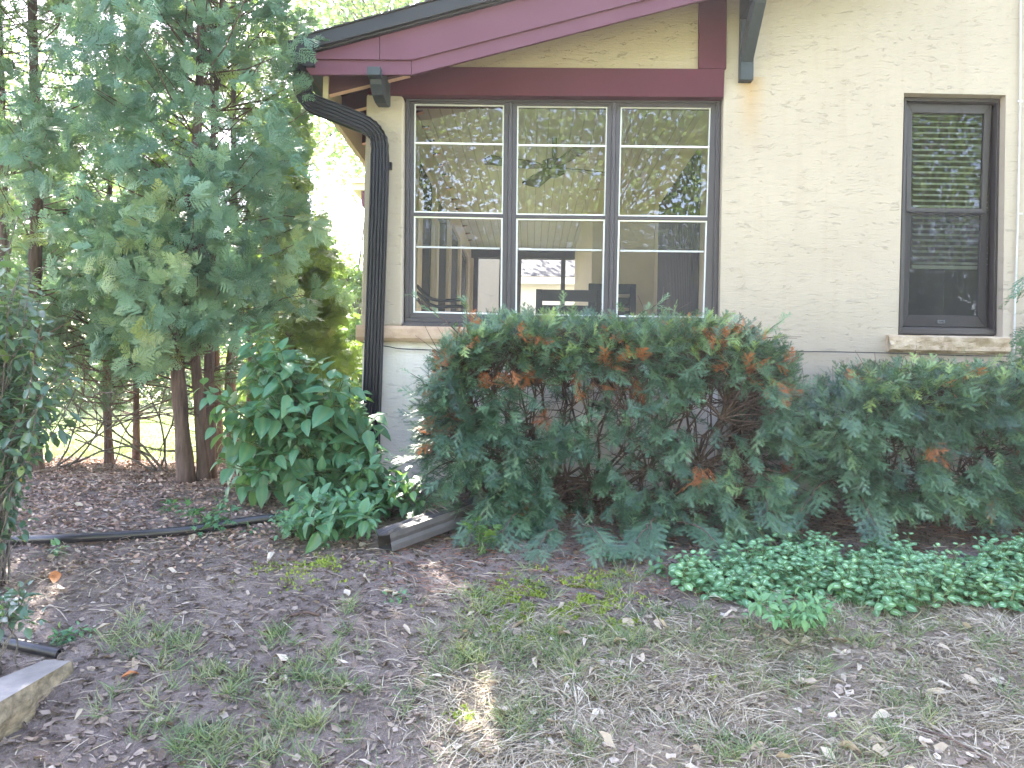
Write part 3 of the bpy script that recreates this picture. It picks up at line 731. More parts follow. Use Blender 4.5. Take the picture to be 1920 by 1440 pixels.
# ================================================================== things inside the porch
def chair(px0, px1, ytop, Y, label, slats=5):
    c = P((px0+px1)/2, ytop, Y); x0, x1 = P(px0, ytop, Y)[0], P(px1, ytop, Y)[0]; zt_ = c[2]
    t = thing('slat_chair', label, 'chair', (c[0], Y, FZ), 'dark slatted chairs in the porch')
    w = .05
    def pp(name, f):
        g = Geo(); f(g); o = g.build(name, 'chair', None, False, bevel=.003); o.parent = t; o.location = -Vector(t.location); return o
    def back(g):
        g.box(x0, x0+w, Y, Y+.04, zt_-.62, zt_); g.box(x1-w, x1, Y, Y+.04, zt_-.62, zt_)
        for k in range(slats):
            z1 = zt_-.001-k*.115; g.box(x0+w, x1-w, Y+.004, Y+.026, z1-.085, z1)
    pp('backrest', back)
    pp('seat', lambda g: g.box(x0, x1, Y-.48, Y-.002, zt_-.66, zt_-.62))
    for sx in (x0, x1-w):
        for yy in (Y-.47, Y): pp('leg', lambda g: g.box(sx, sx+w, yy, yy+.04, FZ+.002, zt_-.662))
    for sx in (x0-.02, x1-w+.02): pp('armrest', lambda g: g.box(sx, sx+w, Y-.5, Y-.003, zt_-.42, zt_-.39))
chair(1005, 1131, 543, 1.15, 'dark slatted chair back directly behind the middle sash of the porch window')
chair(1104, 1193, 532, 2.05, 'darker slatted chair in shade behind the right sash of the porch window', 4)
# low rocking chair in the left sash
c0 = P(835, 560, 1.3); t = thing('rocking_chair', 'low dark rocking chair with a curved back inside the porch corner, behind the left sash', 'chair', (c0[0], 1.3, FZ))
def rp(name, f):
    g = Geo(); f(g); o = g.build(name, 'chair', None, True); o.parent = t; o.location = -Vector(t.location)
rp('backrest', lambda g: [g.tube(smooth_path([P(781, 535+dy, 1.3), P(800, 555+dy, 1.33), P(822, 563+dy, 1.36), P(868, 562+dy, 1.4)]), .014, 6) for dy in (0, 12, 24)])
rp('seat', lambda g: g.box(c0[0]-.22, c0[0]+.18, 1.0, 1.42, FZ+.38, FZ+.42))
for sx in (-.2, .16): rp('rocker', lambda g: g.tube(smooth_path([(c0[0]+sx, .85, FZ+.09), (c0[0]+sx, 1.2, FZ+.02), (c0[0]+sx, 1.6, FZ+.09)]), .014, 6))
for sx in (-.2, .16):
    for yy in (1.05, 1.38): rp('leg', lambda g: g.tube([(c0[0]+sx, yy, FZ+.04), (c0[0]+sx, yy, FZ+.385)], .014, 6))
# ceiling fan
fc = P(1040, 255, 1.0); fan = thing('ceiling_fan', 'dark bronze ceiling fan with four blades hanging from the beadboard porch ceiling', 'ceiling fan', (fc[0], 1.0, CZ))
def fp(name, f, m='bronze'):
    g = Geo(); f(g); o = g.build(name, m, None, False, bevel=.002); o.parent = fan; o.location = -Vector(fan.location)
fzz = CZ-.20
fp('downrod', lambda g: g.tube([(fc[0], 1, CZ), (fc[0], 1, fzz)], .018, 10))
fp('motor', lambda g: g.tube([(fc[0], 1, fzz+.04), (fc[0], 1, fzz+.03), (fc[0], 1, fzz-.05), (fc[0], 1, fzz-.08)], [.04, .085, .085, .04], 20))
for k in range(4):
    a = R(20+90*k); d = np.array([math.cos(a), math.sin(a), 0]); s_ = np.array([-d[1], d[0], .15])
    def bl(g):
        A = [np.array([fc[0], 1, fzz-.02])+d*r+s_*w for r, w in ((.07, -.02), (.18, -.055), (.50, -.07), (.53, 0), (.50, .07), (.18, .055), (.07, .02))]
        n = len(A); g.add(A+[q+(0, 0, .008) for q in A], [tuple(range(n)), tuple(range(2*n-1, n-1, -1))]+[(i, (i+1) % n, (i+1) % n+n, i+n) for i in range(n)])
    fp('blade', bl)
# ================================================================== neighbour's garage seen through the porch
Yg = 12.5; gq = P(960, 515, Yg); ga = thing('garage', 'white garage with grey shingle hip roof seen through the porch windows', 'garage', (gq[0]+1, Yg, -.15))
def gp(name, f, m):
    g = Geo(); f(g); o = g.build(name, m, None); o.parent = ga; o.location = -Vector(ga.location)
gl = P(860, 515, Yg)[0]; gr = gl+7; ze = P(960, 517, Yg)[2]
gp('wall', lambda g: g.box(gl+.3, gr-.3, Yg+.3, Yg+6, -.4, ze-.05), 'white')
gp('roof', lambda g: g.add([(gl, Yg, ze), (gr, Yg, ze), (gr, Yg+6.4, ze), (gl, Yg+6.4, ze), (gl+2.6, Yg+3.2, ze+1.6), (gr-2.6, Yg+3.2, ze+1.6)], [(0, 1, 5, 4), (1, 2, 5), (2, 3, 4, 5), (3, 0, 4), (3, 2, 1, 0)]), M['shgrey'] if 'shgrey' in M else 'shingle')
gp('eave_board', lambda g: g.box(gl+.02, gr-.02, Yg+.02, Yg+.06, ze-.16, ze-.004), 'white')
# ================================================================== GROUND COVER
NS_ = 1.0
def onground(X, Y, dz=0): return np.stack([X, Y, gz(X, Y)+dz], -1)
def flatdirs(n, tilt=.25):
    a = rng.uniform(0, 2*math.pi, n); return np.stack([np.cos(a), np.sin(a), rng.normal(0, tilt, n)], -1)
def ups(n, s=.35): return nrm(np.array([0, 0, 1.0])+rng.normal(0, s, (n, 3)))
def topx(q):
    v = np.asarray(q)-CAM; d = v@f0; return 960+F*(v@CR)/d, 720-F*(v@CU)/d
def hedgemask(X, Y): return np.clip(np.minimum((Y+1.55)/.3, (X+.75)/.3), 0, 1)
# chips and twigs
g = Geo(); n = 60000
X = rng.uniform(-3.6, 3.3, n); Y = -2.95+3.9*rng.uniform(0, 1, n)**1.0
dm = drymask(X, Y); keep = (rng.uniform(size=n) > dm*.3) & ~((Y > -.03) & (X > XL-.02)); X, Y = X[keep], Y[keep]; n = len(X)
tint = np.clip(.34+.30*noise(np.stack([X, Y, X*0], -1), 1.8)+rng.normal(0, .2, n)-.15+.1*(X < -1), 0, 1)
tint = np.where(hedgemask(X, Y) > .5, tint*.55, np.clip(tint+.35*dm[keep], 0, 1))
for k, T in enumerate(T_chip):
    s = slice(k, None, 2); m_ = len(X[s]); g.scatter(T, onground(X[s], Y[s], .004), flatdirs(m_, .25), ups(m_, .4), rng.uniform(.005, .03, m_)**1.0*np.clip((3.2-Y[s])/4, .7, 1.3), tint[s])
n = 9000; X = rng.uniform(-3.6, 3.3, n); Y = rng.uniform(-2.95, .9, n); k = ~((Y > -.03) & (X > XL-.02)); X, Y = X[k], Y[k]; n = len(X)
g.scatter(T_twig, onground(X, Y, .006), flatdirs(n, .12), ups(n, .2), rng.uniform(.03, .13, n), rng.uniform(.2, .95, n)*.9)
tag(g.build('leaf_litter', 'litter', smooth=False), 'brown wood chips, crumbled leaves and twigs strewn over the bare soil', 'litter', kind='stuff')
g = Geo(); n = 26000; X = rng.uniform(-3.6, -.7, n); Y = rng.uniform(-1.75, .95, n); k = (rng.uniform(size=n) < np.clip((Y+1.38+.30*noise(np.stack([X, Y, X*0], -1), 2))/.5, 0, 1)) & ~((Y > -.05) & (X > XL-.03)); X, Y = X[k], Y[k]; n = len(X)
g.scatter(T_chip[1], onground(X, Y, .006), flatdirs(n, .3), ups(n, .45), rng.uniform(.009, .028, n), np.clip(rng.normal(.45, .28, n), 0, 1))
tag(g.build('wood_mulch', 'mulch'), 'reddish brown wood mulch under the cedars beyond the long black pipe', 'mulch', kind='stuff')
# needle litter under hedges
g = Geo(); n = 9000; X = rng.uniform(-.6, 3.0, n); Y = rng.uniform(-1.6, -.05, n)
g.scatter(T_twig, onground(X, Y, .005), flatdirs(n, .15), ups(n, .2), rng.uniform(.015, .06, n), rng.uniform(0, .5, n))
tag(g.build('needle_litter', 'dead'), 'rusty fallen needles under the yew hedges', 'litter', kind='stuff')
# grass
tuft_px = [(240, 1185, .10, 90), (330, 1215, .12, 120), (250, 1230, .1, 60), (640, 1140, .05, 30), (520, 1200, .06, 60), (400, 1270, .15, 180), (470, 1330, .16, 200), (560, 1270, .12, 110),
           (640, 1230, .10, 80), (620, 1290, .10, 90), (330, 1400, .15, 220), (480, 1420, .14, 200), (560, 1370, .12, 120), (880, 1210, .14, 190), (940, 1160, .12, 130), (900, 1240, .14, 170),
           (880, 1120, .10, 90), (990, 1250, .16, 200), (1060, 1250, .16, 200), (985, 1360, .07, 170), (1075, 1410, .06, 60), (1180, 1230, .18, 200), (1050, 1190, .18, 160), (1260, 1200, .2, 160),
           (1350, 1250, .2, 140), (1450, 1230, .2, 160), (1440, 1180, .15, 120), (1560, 1170, .2, 150), (1700, 1200, .22, 180), (1720, 1330, .08, 110), (1540, 1280, .06, 50), (1690, 1260, .15, 90), (1840, 1200, .2, 120),
           (1580, 1420, .12, 120), (1400, 1410, .12, 90), (1330, 1380, .1, 60), (1680, 1370, .12, 70), (1160, 1110, .12, 90), (1280, 1150, .12, 70), (1010, 1110, .08, 60), (700, 1400, .1, 50), (780, 1300, .07, 30), (180, 1330, .06, 14), (1880, 1300, .15, 60)]
g = Geo(); ps = []; tt = []; dd = []; ss = []
for x, y, r_, c_ in tuft_px:
    q = G(x, y)
    nc = max(2, c_//14)
    for _ in range(nc):
        cx_, cy_ = q[0]+rng.normal(0, r_*.6), q[1]+rng.normal(0, r_*.5); k = 26
        X = cx_+rng.normal(0, .014, k); Y = cy_+rng.normal(0, .014, k); ps.append(onground(X, Y))
        a = nrm(np.stack([X-cx_, Y-cy_, X*0], -1)+rng.normal(0, .5, (k, 3))*[1, 1, 0]); dd.append(a*rng.uniform(.4, 2.2, (k, 1))+[0, 0, 1]); ss.append(rng.uniform(.02, .085, k)); tt.append(np.clip(rng.normal(.6, .25)+rng.normal(0, .15, k), 0, 1))
n = 15000; X = rng.uniform(-2.6, 3.2, n); Y = rng.uniform(-2.95, -1.2, n); dm = drymask(X, Y)*.8+.05
cl = noise(np.stack([X, Y, X*0], -1), 6, 5); k = (rng.uniform(size=n) < dm) & (cl > .45); X, Y = X[k], Y[k]; n = len(X)
ps.append(onground(X, Y)); dd.append(flatdirs(n, 0)*rng.uniform(.5, 2, (n, 1))+[0, 0, 1]); ss.append(rng.uniform(.02, .055, n)); tt.append(rng.uniform(.2, .9, n))
ps, dd, ss, tt = map(np.concatenate, (ps, dd, ss, tt))
g.scatter(T_blade, ps, dd, nrm(np.cross(dd, rdir(len(dd)))), ss, tt, wid=.9/ (ss/.05)**.5)
tag(g.build('grass', 'grass'), 'thin green grass in scattered tufts on the bare ground', 'grass', kind='stuff')
g = Geo(); n = 130000; X = rng.uniform(-2.2, 3.3, n); Y = rng.uniform(-2.95, -1.1, n); dm = drymask(X, Y)+.035
cl = noise(np.stack([X, Y, X*0], -1), 5, 8); k = (rng.uniform(size=n) < dm*np.clip(cl*2.2-.35, .1, 1)); X, Y = X[k], Y[k]; n = len(X)
th = noise(np.stack([X, Y, X*0], -1), 2.5, 2)*12+rng.normal(0, .9, n)
d = np.stack([np.cos(th), np.sin(th), rng.uniform(.02, .8, n)**1.5], -1)
g.scatter(T_blade, onground(X, Y, .003), d, ups(n, .4), rng.uniform(.03, .10, n), np.clip(rng.normal(.5, .28, n), 0, 1), wid=.6)
tag(g.build('dry_grass', 'straw'), 'matted dry straw-coloured grass across the thin lawn', 'dry grass', kind='stuff')
# far lawn blades
g = Geo(); n = 26000; X = rng.uniform(-9, -.9, n); Y = 1.0+8*rng.uniform(0, 1, n)**1.6; cl = noise(np.stack([X, Y, X*0], -1), 1.5, 8); k = rng.uniform(size=n) < cl*1.4-.1
X, Y = X[k], Y[k]; n = len(X)
g.scatter(T_blade, onground(X, Y), flatdirs(n, 0)*.7+[0, 0, 1], ups(n, 3), rng.uniform(.04, .08, n)*(1+.08*Y), np.clip(rng.normal(.7, .2, n), 0, 1), wid=1.6)
tag(g.build('lawn_grass', 'grass'), 'sunlit lawn grass beyond the cedar trunks', 'grass', kind='stuff')
# moss
g = Geo(); mp = []
for x, y, r_, c_ in [(1020, 1135, .13, 1900), (1090, 1110, .10, 1200), (1060, 1160, .16, 2600), (960, 1190, .05, 250), (1140, 1085, .08, 250), (1000, 1090, .09, 260), (1190, 1180, .06, 120), (1010, 1165, .08, 400), (865, 1348, .03, 90), (1150, 1275, .03, 80), (560, 1070, .12, 500), (1330, 1290, .03, 60), (610, 1060, .1, 300)]:
    q = G(x, y); X = q[0]+rng.normal(0, r_, c_); Y = q[1]+rng.normal(0, r_*.6, c_); k = noise(np.stack([X, Y, X*0], -1), 18, 2) > .47; mp.append(onground(X[k], Y[k], .001))
mp = np.concatenate(mp); n = len(mp)
g.scatter(T_small, mp, rdir(n)*.6+[0, 0, .7], rdir(n), rng.uniform(.009, .02, n), rng.uniform(0, 1, n), wid=.9)
tag(g.build('moss', 'moss'), 'bright yellow-green moss patches in front of the large yew', 'moss', kind='stuff')
# fallen leaves: individuals
lt = [ovate(.42, .35, .3, 4, .45, .05), ovate(.55, .2, -.25, 4, .5, .08), ovate(.3, .5, .5, 4, .5, .04)]
lme = []
for k in range(6):
    gg = Geo(); gg.scatter(lt[k % 3], np.zeros((1, 3))+[0, -.5*0, 0], np.array([[0, 1.0, 0]]), np.array([[0, 0, 1.0]]), 1.0, (.35+.12*k)); o = gg.build('fallen_leaf', 'dryleaf', smooth=True); lme.append(o.data); bpy.data.objects.remove(o)
LL = []
while len(LL) < 290:
    x, y = rng.uniform(-2.9, 2.6), rng.uniform(-2.75, -.9)
    w = .14+.95*float(drymask(x, y))
    if y > -1.5 and x > -.6: w *= .25
    if rng.uniform() < w*(.35+noise([x, y, 0], 2.4, 6)*1.1)*.9: LL.append((x, y))
for x, y in LL:
    o = bpy.data.objects.new('fallen_leaf', lme[rng.integers(6)]); COL.objects.link(o)
    s_ = rng.uniform(.038, .078); o.scale = (s_,)*3; o.location = (x, y, float(gz(x, y))+.008)
    o.rotation_euler = (rng.normal(0, .3), rng.normal(0, .45), rng.uniform(0, 6.28))
    tag(o, 'pale tan curled dry leaf lying on the bare soil and thin grass of the foreground', 'leaf', 'dry leaves scattered over the foreground')
# a few notable ones
def oneleaf(x, y, s, mt, label, T, rz):
    q = G(x, y); gg = Geo(); gg.scatter(T, np.zeros((1, 3)), np.array([[0, 1.0, 0]]), np.array([[0, 0, 1.0]]), 1.0, .8)
    o = gg.build('fallen_leaf', mt, smooth=True); o.location = Vector(q)+Vector((0, 0, .012)); o.scale = (s,)*3; o.rotation_euler = (.2, .1, rz); tag(o, label, 'leaf')
oneleaf(752, 1118, .10, 'dryleaf', 'large pale lobed dry leaf lying alone on dark soil below the downspout extension', T_maple, 1.2)
oneleaf(262, 1270, .06, 'dead', 'rusty brown curled leaf beside the grass tuft at the left', lt[0], 2.2)
oneleaf(100, 1100, .08, 'dead', 'reddish brown curled leaf on the mulch at the far left', lt[1], .5)
oneleaf(1500, 1222, .09, 'dryleaf', 'large yellowish dry leaf on the thin lawn below the variegated ground cover', lt[1], 1.8)
# variegated lamium
g = Geo(); pts = []
poly = [(1255, 1085), (1290, 1050), (1330, 1060), (1390, 1030), (1440, 1045), (1520, 1020), (1580, 1030), (1640, 1022), (1690, 1030), (1740, 1050), (1790, 1060), (1830, 1045), (1900, 1028), (1990, 1030), (1990, 1130), (1880, 1130), (1800, 1115), (1740, 1130), (1650, 1138), (1590, 1115), (1540, 1160), (1480, 1165), (1440, 1130), (1360, 1105), (1300, 1100)]
def inpoly(x, y, pl):
    c = False; n_ = len(pl); j = n_-1
    for i in range(n_):
        if (pl[i][1] > y) != (pl[j][1] > y) and x < (pl[j][0]-pl[i][0])*(y-pl[i][1])/(pl[j][1]-pl[i][1])+pl[i][0]: c = not c
        j = i
    return c
gp_ = [G(x, y+22) for x, y in poly]; gpl = [(p[0], p[1]) for p in gp_]
xs_ = [p[0] for p in gpl]; ys_ = [p[1] for p in gpl]; LP = []
while len(LP) < 760:
    x, y = rng.uniform(min(xs_), max(xs_)), rng.uniform(min(ys_), max(ys_))
    if inpoly(x, y, gpl) and noise([x, y, 1], 6, 3) > .36: LP.append((x, y))
st = Geo()
for x, y in LP:
    z = float(gz(x, y)); h = rng.uniform(.03, .125)*(.6+.8*noise([x, y, 0], 4)); lean = rng.normal(0, .35, 2)*h; top = np.array([x+lean[0], y+lean[1], z+h])
    st.tube([(x, y, z), (x+lean[0]*.4, y+lean[1]*.4, z+h*.6), top], [.0022, .002, .0015], 3, cap=False)
    a0 = rng.uniform(0, 3.14); tv = np.clip(rng.normal(.45, .25), 0, 1)
    for lev, sz in ((0, rng.uniform(.020, .030)), (1, rng.uniform(.034, .043)), (2, rng.uniform(.036, .050))):
        a = a0+lev*1.57
        for s_ in (0, math.pi):
            d = np.array([math.cos(a+s_), math.sin(a+s_), .35-.3*lev+rng.normal(0, .2)]); p = top-np.array([lean[0], lean[1], h])*(.0, .28, .55)[lev]
            g.scatter(T_lam, p[None]+d*.006, d[None], nrm(ups(1, .25)+[[0, -.45, 0]]), sz, tv+rng.normal(0, .12), wid=1.1)
T0 = g
mt_plain = rng.uniform(size=1)
o = g.build('ground_cover', ['lam', 'lams'], smooth=True); tag(o, 'low variegated ground cover with silver-striped green leaves along the hedge edge', 'ground cover', kind='stuff')
o2 = st.build('stems', 'stem', o); 

# ================================================================== WOODY PLANTS
def branchy(g, a, b, r0_, r1_, sag=.1, n=5, k=5, wob=.03):
    a, b = np.asarray(a, float), np.asarray(b, float); L_ = np.linalg.norm(b-a); t = np.linspace(0, 1, n)[:, None]
    p = a+(b-a)*t + np.array([0, 0, 1])*(sag*L_*np.sin(math.pi*t)) + rng.normal(0, wob*L_, (n, 3))*np.sin(math.pi*t)
    g.tube(p, np.linspace(r0_, r1_, n), k, cap=False); return p
def part(g, name, mats, root, smooth=True, label=None):
    o = g.build(name, mats, None, smooth); o.parent = root; o.location = -Vector(root.location)
    if label: o['label'] = label
    return o
def yew(label, x0, x1, y0, y1, zlo, zt, bases, nshell, sd, frontgap=.49, lean=0, topw=.40, frontw=.36, shoots=()):
    global rng
    rng = np.random.default_rng(sd)
    c = np.array([(x0+x1)/2, (y0+y1)/2, float(gz((x0+x1)/2, (y0+y1)/2))])
    root = thing('yew_hedge', label, 'hedge', tuple(c)); gb = Geo(); gs = Geo()
    mains = []
    for b in bases:
        bz = float(gz(*b)); B = np.array([b[0], b[1], bz-.03])
        for k in range(13):
            t = np.array([np.clip(b[0]+rng.normal(0, .5), x0+.06, x1-.06), rng.uniform(y0+.1, y1-.05), rng.uniform(.5, .98)*(zt-zlo)+zlo])
            mains.append(branchy(gb, B+rng.normal(0, .03, 3), t, rng.uniform(.007, .015), .003, -.10, 9, 6, .04))
    MP = np.concatenate([m[2:] for m in mains])
    # shell points
    P_, O_ = [], []
    while len(P_) < nshell:
        u = rng.uniform()
        if u < topw: p = np.array([rng.uniform(x0, x1), rng.uniform(y0, y1), zt+rng.normal(0, .025)-abs(rng.normal(0, .05))]); o = np.array([0, -.15, .8])
        elif u < topw+frontw:
            p = np.array([rng.uniform(x0, x1), y0+abs(rng.normal(0, .09)), rng.uniform(zlo, zt)]); o = np.array([0, -1, .0])
            g_ = noise([p[0]*6.0, p[2]*7.0, sd*3.0], 1.0)
            hz = (p[2]-zlo)/(zt-zlo); edge = min(p[0]-x0, x1-p[0])
            if hz < .78 and g_ < frontgap-(.25 if rng.uniform() < .15 else 0): continue
        elif u < topw+frontw+.16:
            s_ = 1 if rng.uniform() < .5 else -1; p = np.array([(x1 if s_ > 0 else x0)+rng.normal(0, .05), rng.uniform(y0, y1), zlo+(zt-zlo)*rng.uniform(0, 1)**.75]); o = np.array([s_, -.2, .1])
            if noise([p[1]*4, p[2]*4, sd], 1.0) < .45 and (p[2]-zlo)/(zt-zlo) < .6: continue
        else: p = np.array([rng.uniform(x0, x1), rng.uniform(y0+.1, y1), rng.uniform(zlo, zt)]); o = rng.normal(0, 1, 3)*[1, .6, .4]; 
        if u >= topw+frontw+.16 and (noise(p, 3.4, sd) < .52): continue
        # round the box corners and taper to the base
        hz = np.clip((p[2]-zlo)/(zt-zlo), 0, 1); cxm = (x0+x1)/2
        p[0] = cxm+(p[0]-cxm)*(.86+.14*math.sin(min(1, hz*1.3)*math.pi*.5)) 
        ex = abs(p[0]-cxm)/((x1-x0)/2); p[2] -= max(0, ex-.66)**2*1.7*(hz > .6)
        p[2] = max(p[2], float(gz(p[0], p[1]))+.03)
        P_.append(p); O_.append(o)
    P_ = np.array(P_); O_ = np.array(O_)
    # twigs: connect to closest main
    for i in range(len(P_)):
        if i % 1 == 0:
            d = ((MP-P_[i])**2).sum(1) + .6*np.clip(MP[:, 2]-P_[i][2]+.05, 0, None)
            j = np.argpartition(d, 6)[:6]; q = MP[rng.choice(j)]
            branchy(gb, q, P_[i], .0042, .0014, .03, 4, 4, .07)
            if i % 2:
                e = q+nrm(P_[i]-q+rng.normal(0, .25, 3))*rng.uniform(.1, .3); e[2] = max(e[2], zlo); branchy(gb, q, e, .0028, .001, .03, 4, 3, .1)
    pos, dv, up, sz, ti, mi = [], [], [], [], [], []
    for p, o in zip(P_, O_):
        nn = rng.integers(3, 6); dead = rng.uniform() < (.10*(noise(p, 3.0, 4) > .45) if zlo+.70*(zt-zlo) < p[2] < zt-.015 else .012); young = (p[2] > zt-.12) and rng.uniform() < .35
        base = nrm(o+rng.normal(0, .35, 3)); hz = (p[2]-zlo)/(zt-zlo)
        for _ in range(nn):
            d = nrm(base+rng.normal(0, .45, 3)+np.array([0, 0, (-.75 if o[1] < -.5 and hz < .8 else -.05)]))
            pos.append(p+rng.normal(0, .022, 3)); dv.append(d); up.append(nrm(np.array([0, -.35, 1.0])+rng.normal(0, .4, 3)))
            sz.append(rng.uniform(.07, .12)*(.8 if hz > .85 else 1)); mi.append(1 if dead else 0); ti.append(np.clip(rng.normal(.80 if young else .22+.4*noise(p, 5.0, 9), .16), 0, 1))
    for a, b in shoots:
        a, b = P(*a), P(*b); pth = branchy(gb, a, b, .003, .0012, .05, 6, 4, .03)
        for q in np.linspace(0, 1, 9): pos.append(a+(b-a)*q); dv.append(nrm((b-a)/np.linalg.norm(b-a)+rng.normal(0, .5, 3))); up.append(np.array([0, -.5, 1.])); sz.append(.06); mi.append(0); ti.append(.75)
    # low hanging boughs that sweep the ground at the front
    pos, dv, up, sz, ti, mi = map(np.array, (pos, dv, up, sz, ti, mi))
    for m_ in (0, 1):
        for v_ in range(5):
            s_ = (np.arange(len(pos)) % 5 == v_) & (mi == m_)
            gs.scatter(T_yew[v_], pos[s_], dv[s_], up[s_], sz[s_], ti[s_], mi=m_)
    return root, gb, gs
def bough(gb, gs, a, tip, sz=.12):
    pth = branchy(gb, a, tip, .006, .002, .12, 8, 5, .02); pos = []; dv = []
    ax_ = nrm(pth[-1]-pth[0]); sd_ = nrm(np.cross(ax_, [0, 0, 1.0]))
    for i in range(2, 8):
        for s_ in (-1, 1): pos.append(pth[i]); dv.append(nrm(ax_*.6+sd_*s_*.75+np.array([0, 0, -.45])+rng.normal(0, .12, 3)))
    pos.append(pth[-1]); dv.append(ax_+np.array([0, 0, -.2])); pos = np.array(pos); dv = np.array(dv)
    gs.scatter(T_yew[rng.integers(5)], pos, dv, nrm(np.array([[0, -.5, 1.0]])+rng.normal(0, .15, (len(pos), 3))), sz*rng.uniform(.8, 1.2, len(pos)), np.clip(rng.normal(.5, .1, len(pos)), 0, 1), mi=0)
HX0, HX1 = P(835, 700, -.7)[0], P(1440, 700, -.7)[0]
root, gb, gs = yew('large flat-topped yew hedge with rusty dead sprigs under the three-pane window', HX0, HX1, -1.12, -.16, -.14, .80,
    [(P(1000, 950, -.6)[0], -.62), (P(1110, 950, -.6)[0], -.55), (P(1240, 950, -.6)[0], -.6), (P(1350, 950, -.6)[0], -.55), (P(920, 950, -.6)[0], -.5)], 2350, 21,
    shoots=[((875, 640, -.95), (770, 552, -.95)), ((880, 630, -.9), (872, 565, -.9)), ((1020, 620, -1.0), (1055, 568, -1.0)), ((1190, 600, -1.0), (1240, 568, -1.0)), ((1420, 640, -1.0), (1470, 598, -1.0)), ((860, 770, -1.0), (770, 700, -1.0))])
for x, y, x2, y2, Y_ in [(1050, 985, 1010, 1030, -1.3), (1090, 985, 1135, 1020, -1.3), (1230, 985, 1190, 1018, -1.32), (1270, 980, 1350, 1025, -1.3), (960, 930, 890, 985, -1.15), (1000, 940, 940, 1000, -1.2), (1240, 960, 1210, 1020, -1.28), (1420, 900, 1440, 960, -1.15), (880, 870, 800, 890, -1.0), (880, 890, 790, 945, -.9)]:
    bough(gb, gs, P(x, y, Y_+.25), P(x2, y2, Y_), .12)
part(gb, 'branches', 'twig', root); part(gs, 'foliage', ['yew', 'dead'], root, False)
root, gb, gs = yew('lower dense yew hedge under the single dark window at the right', P(1535, 800, -.7)[0], 3.25, -1.05, -.14, .0, .625,
    [(1.75, -.55), (2.1, -.6), (2.5, -.55), (2.9, -.6)], 1800, 22, frontgap=.34, topw=.30, frontw=.5)
for x, y, x2, y2, Y_ in [(1560, 900, 1500, 960, -1.1), (1600, 920, 1640, 985, -1.15), (1540, 880, 1460, 930, -1.0)]:
    bough(gb, gs, P(x, y, Y_+.2), P(x2, y2, Y_), .12)
part(gb, 'branches', 'twig', root); part(gs, 'foliage', ['yew', 'dead'], root, False)

# ---------------- big-leaved shrub at the corner
rng = np.random.default_rng(5)
def leafpairs(gl, top, base, sz, n, T, tv, droop=.25, spread=1.0, gap=.05):
    ax_ = nrm(top-base); a0 = rng.uniform(0, 3.14); ref = nrm(np.cross(ax_, [.3, .2, 1])); bi = np.cross(ax_, ref)
    for k in range(n):
        p = top-ax_*gap*k*(.5+.5*k/n+.5)
        s_ = sz*(.55+.45*min(1, k/1.5))*rng.uniform(.85, 1.12)
        for h in (0, math.pi):
            a = a0+k*math.pi/2+h+rng.normal(0, .2); d = (ref*math.cos(a)+bi*math.sin(a))*spread+ax_*(.55-.22*k)+np.array([0, 0, -droop]); d = nrm(d)
            gl.scatter(T[rng.integers(len(T))], (p+d*.012)[None], d[None], nrm(np.array([[0, -.25, 1.0]])+rng.normal(0, .25, (1, 3))), s_, np.clip(tv+rng.normal(0, .12), 0, 1))
def shrub(root, base, tips, sz, T, mt, r=.006, tv=.45, n=4, gap=.05, wood='stem', label=None, droop=.25):
    gb = Geo(); gl = Geo()
    for i, tp in enumerate(tips):
        tp = np.asarray(tp, float); b = base+np.array([rng.normal(0, .05), rng.normal(0, .04), 0])
        L_ = np.linalg.norm(tp-b); t = np.linspace(0, 1, 8)[:, None]
        p = b+(tp-b)*t; p[:, 2] = b[2]+(tp[2]-b[2])*(t[:, 0]**.75); p += rng.normal(0, .008, p.shape)
        gb.tube(p, np.linspace(r, r*.35, 8), 5, cap=False)
        leafpairs(gl, p[-1], p[-2], sz*rng.uniform(.8, 1.15), n, T, tv+rng.normal(0, .1), droop, gap=gap)
        if L_ > .4:
            for q in (5, 4): 
                sdv = rng.normal(0, 1, 3)*[1, 1, .3]; e = p[q]+nrm(sdv)*rng.uniform(.06, .13); gb.tube([p[q], (p[q]+e)/2+(0, 0, .01), e], [r*.4, r*.35, r*.3], 4, cap=False)
                leafpairs(gl, e, p[q], sz*rng.uniform(.65, .95), 2, T, tv-.05, droop, gap=gap)
    part(gb, 'stems', wood, root); part(gl, 'foliage', mt, root, True); return root
hb = G(600, 955); hb = np.array([hb[0], -.55, float(gz(hb[0], -.55))])
out = [(470, 640), (540, 655), (600, 665), (650, 700), (700, 745), (725, 770), (715, 800), (700, 850), (690, 880), (590, 900), (420, 880), (405, 850), (420, 800), (400, 730), (450, 700)]
tips = [P(490, 632, -.75), P(478, 650, -.8), P(383, 722, -.9), P(395, 742, -.9), P(500, 690, -.7), P(405, 800, -.9), P(415, 870, -.9), P(440, 905, -.85)]
while len(tips) < 92:
    x, y = rng.uniform(390, 725), rng.uniform(650, 905)
    if inpoly(x, y, out): tips.append(P(x, y, rng.uniform(-.95, -.25)))
root = thing('leafy_shrub', 'broad-leaved green shrub in front of the dark downspout', 'shrub', tuple(hb))
tips += [P(468, 622, -.85), P(500, 618, -.8), P(455, 640, -.8), P(508, 640, -.85), P(520, 660, -.8), P(560, 668, -.75), P(600, 680, -.8), P(420, 760, -.95), P(640, 715, -.8)]
shrub(root, hb, tips, .138, T_broad, 'hyd', .007, .45, 4, .055)
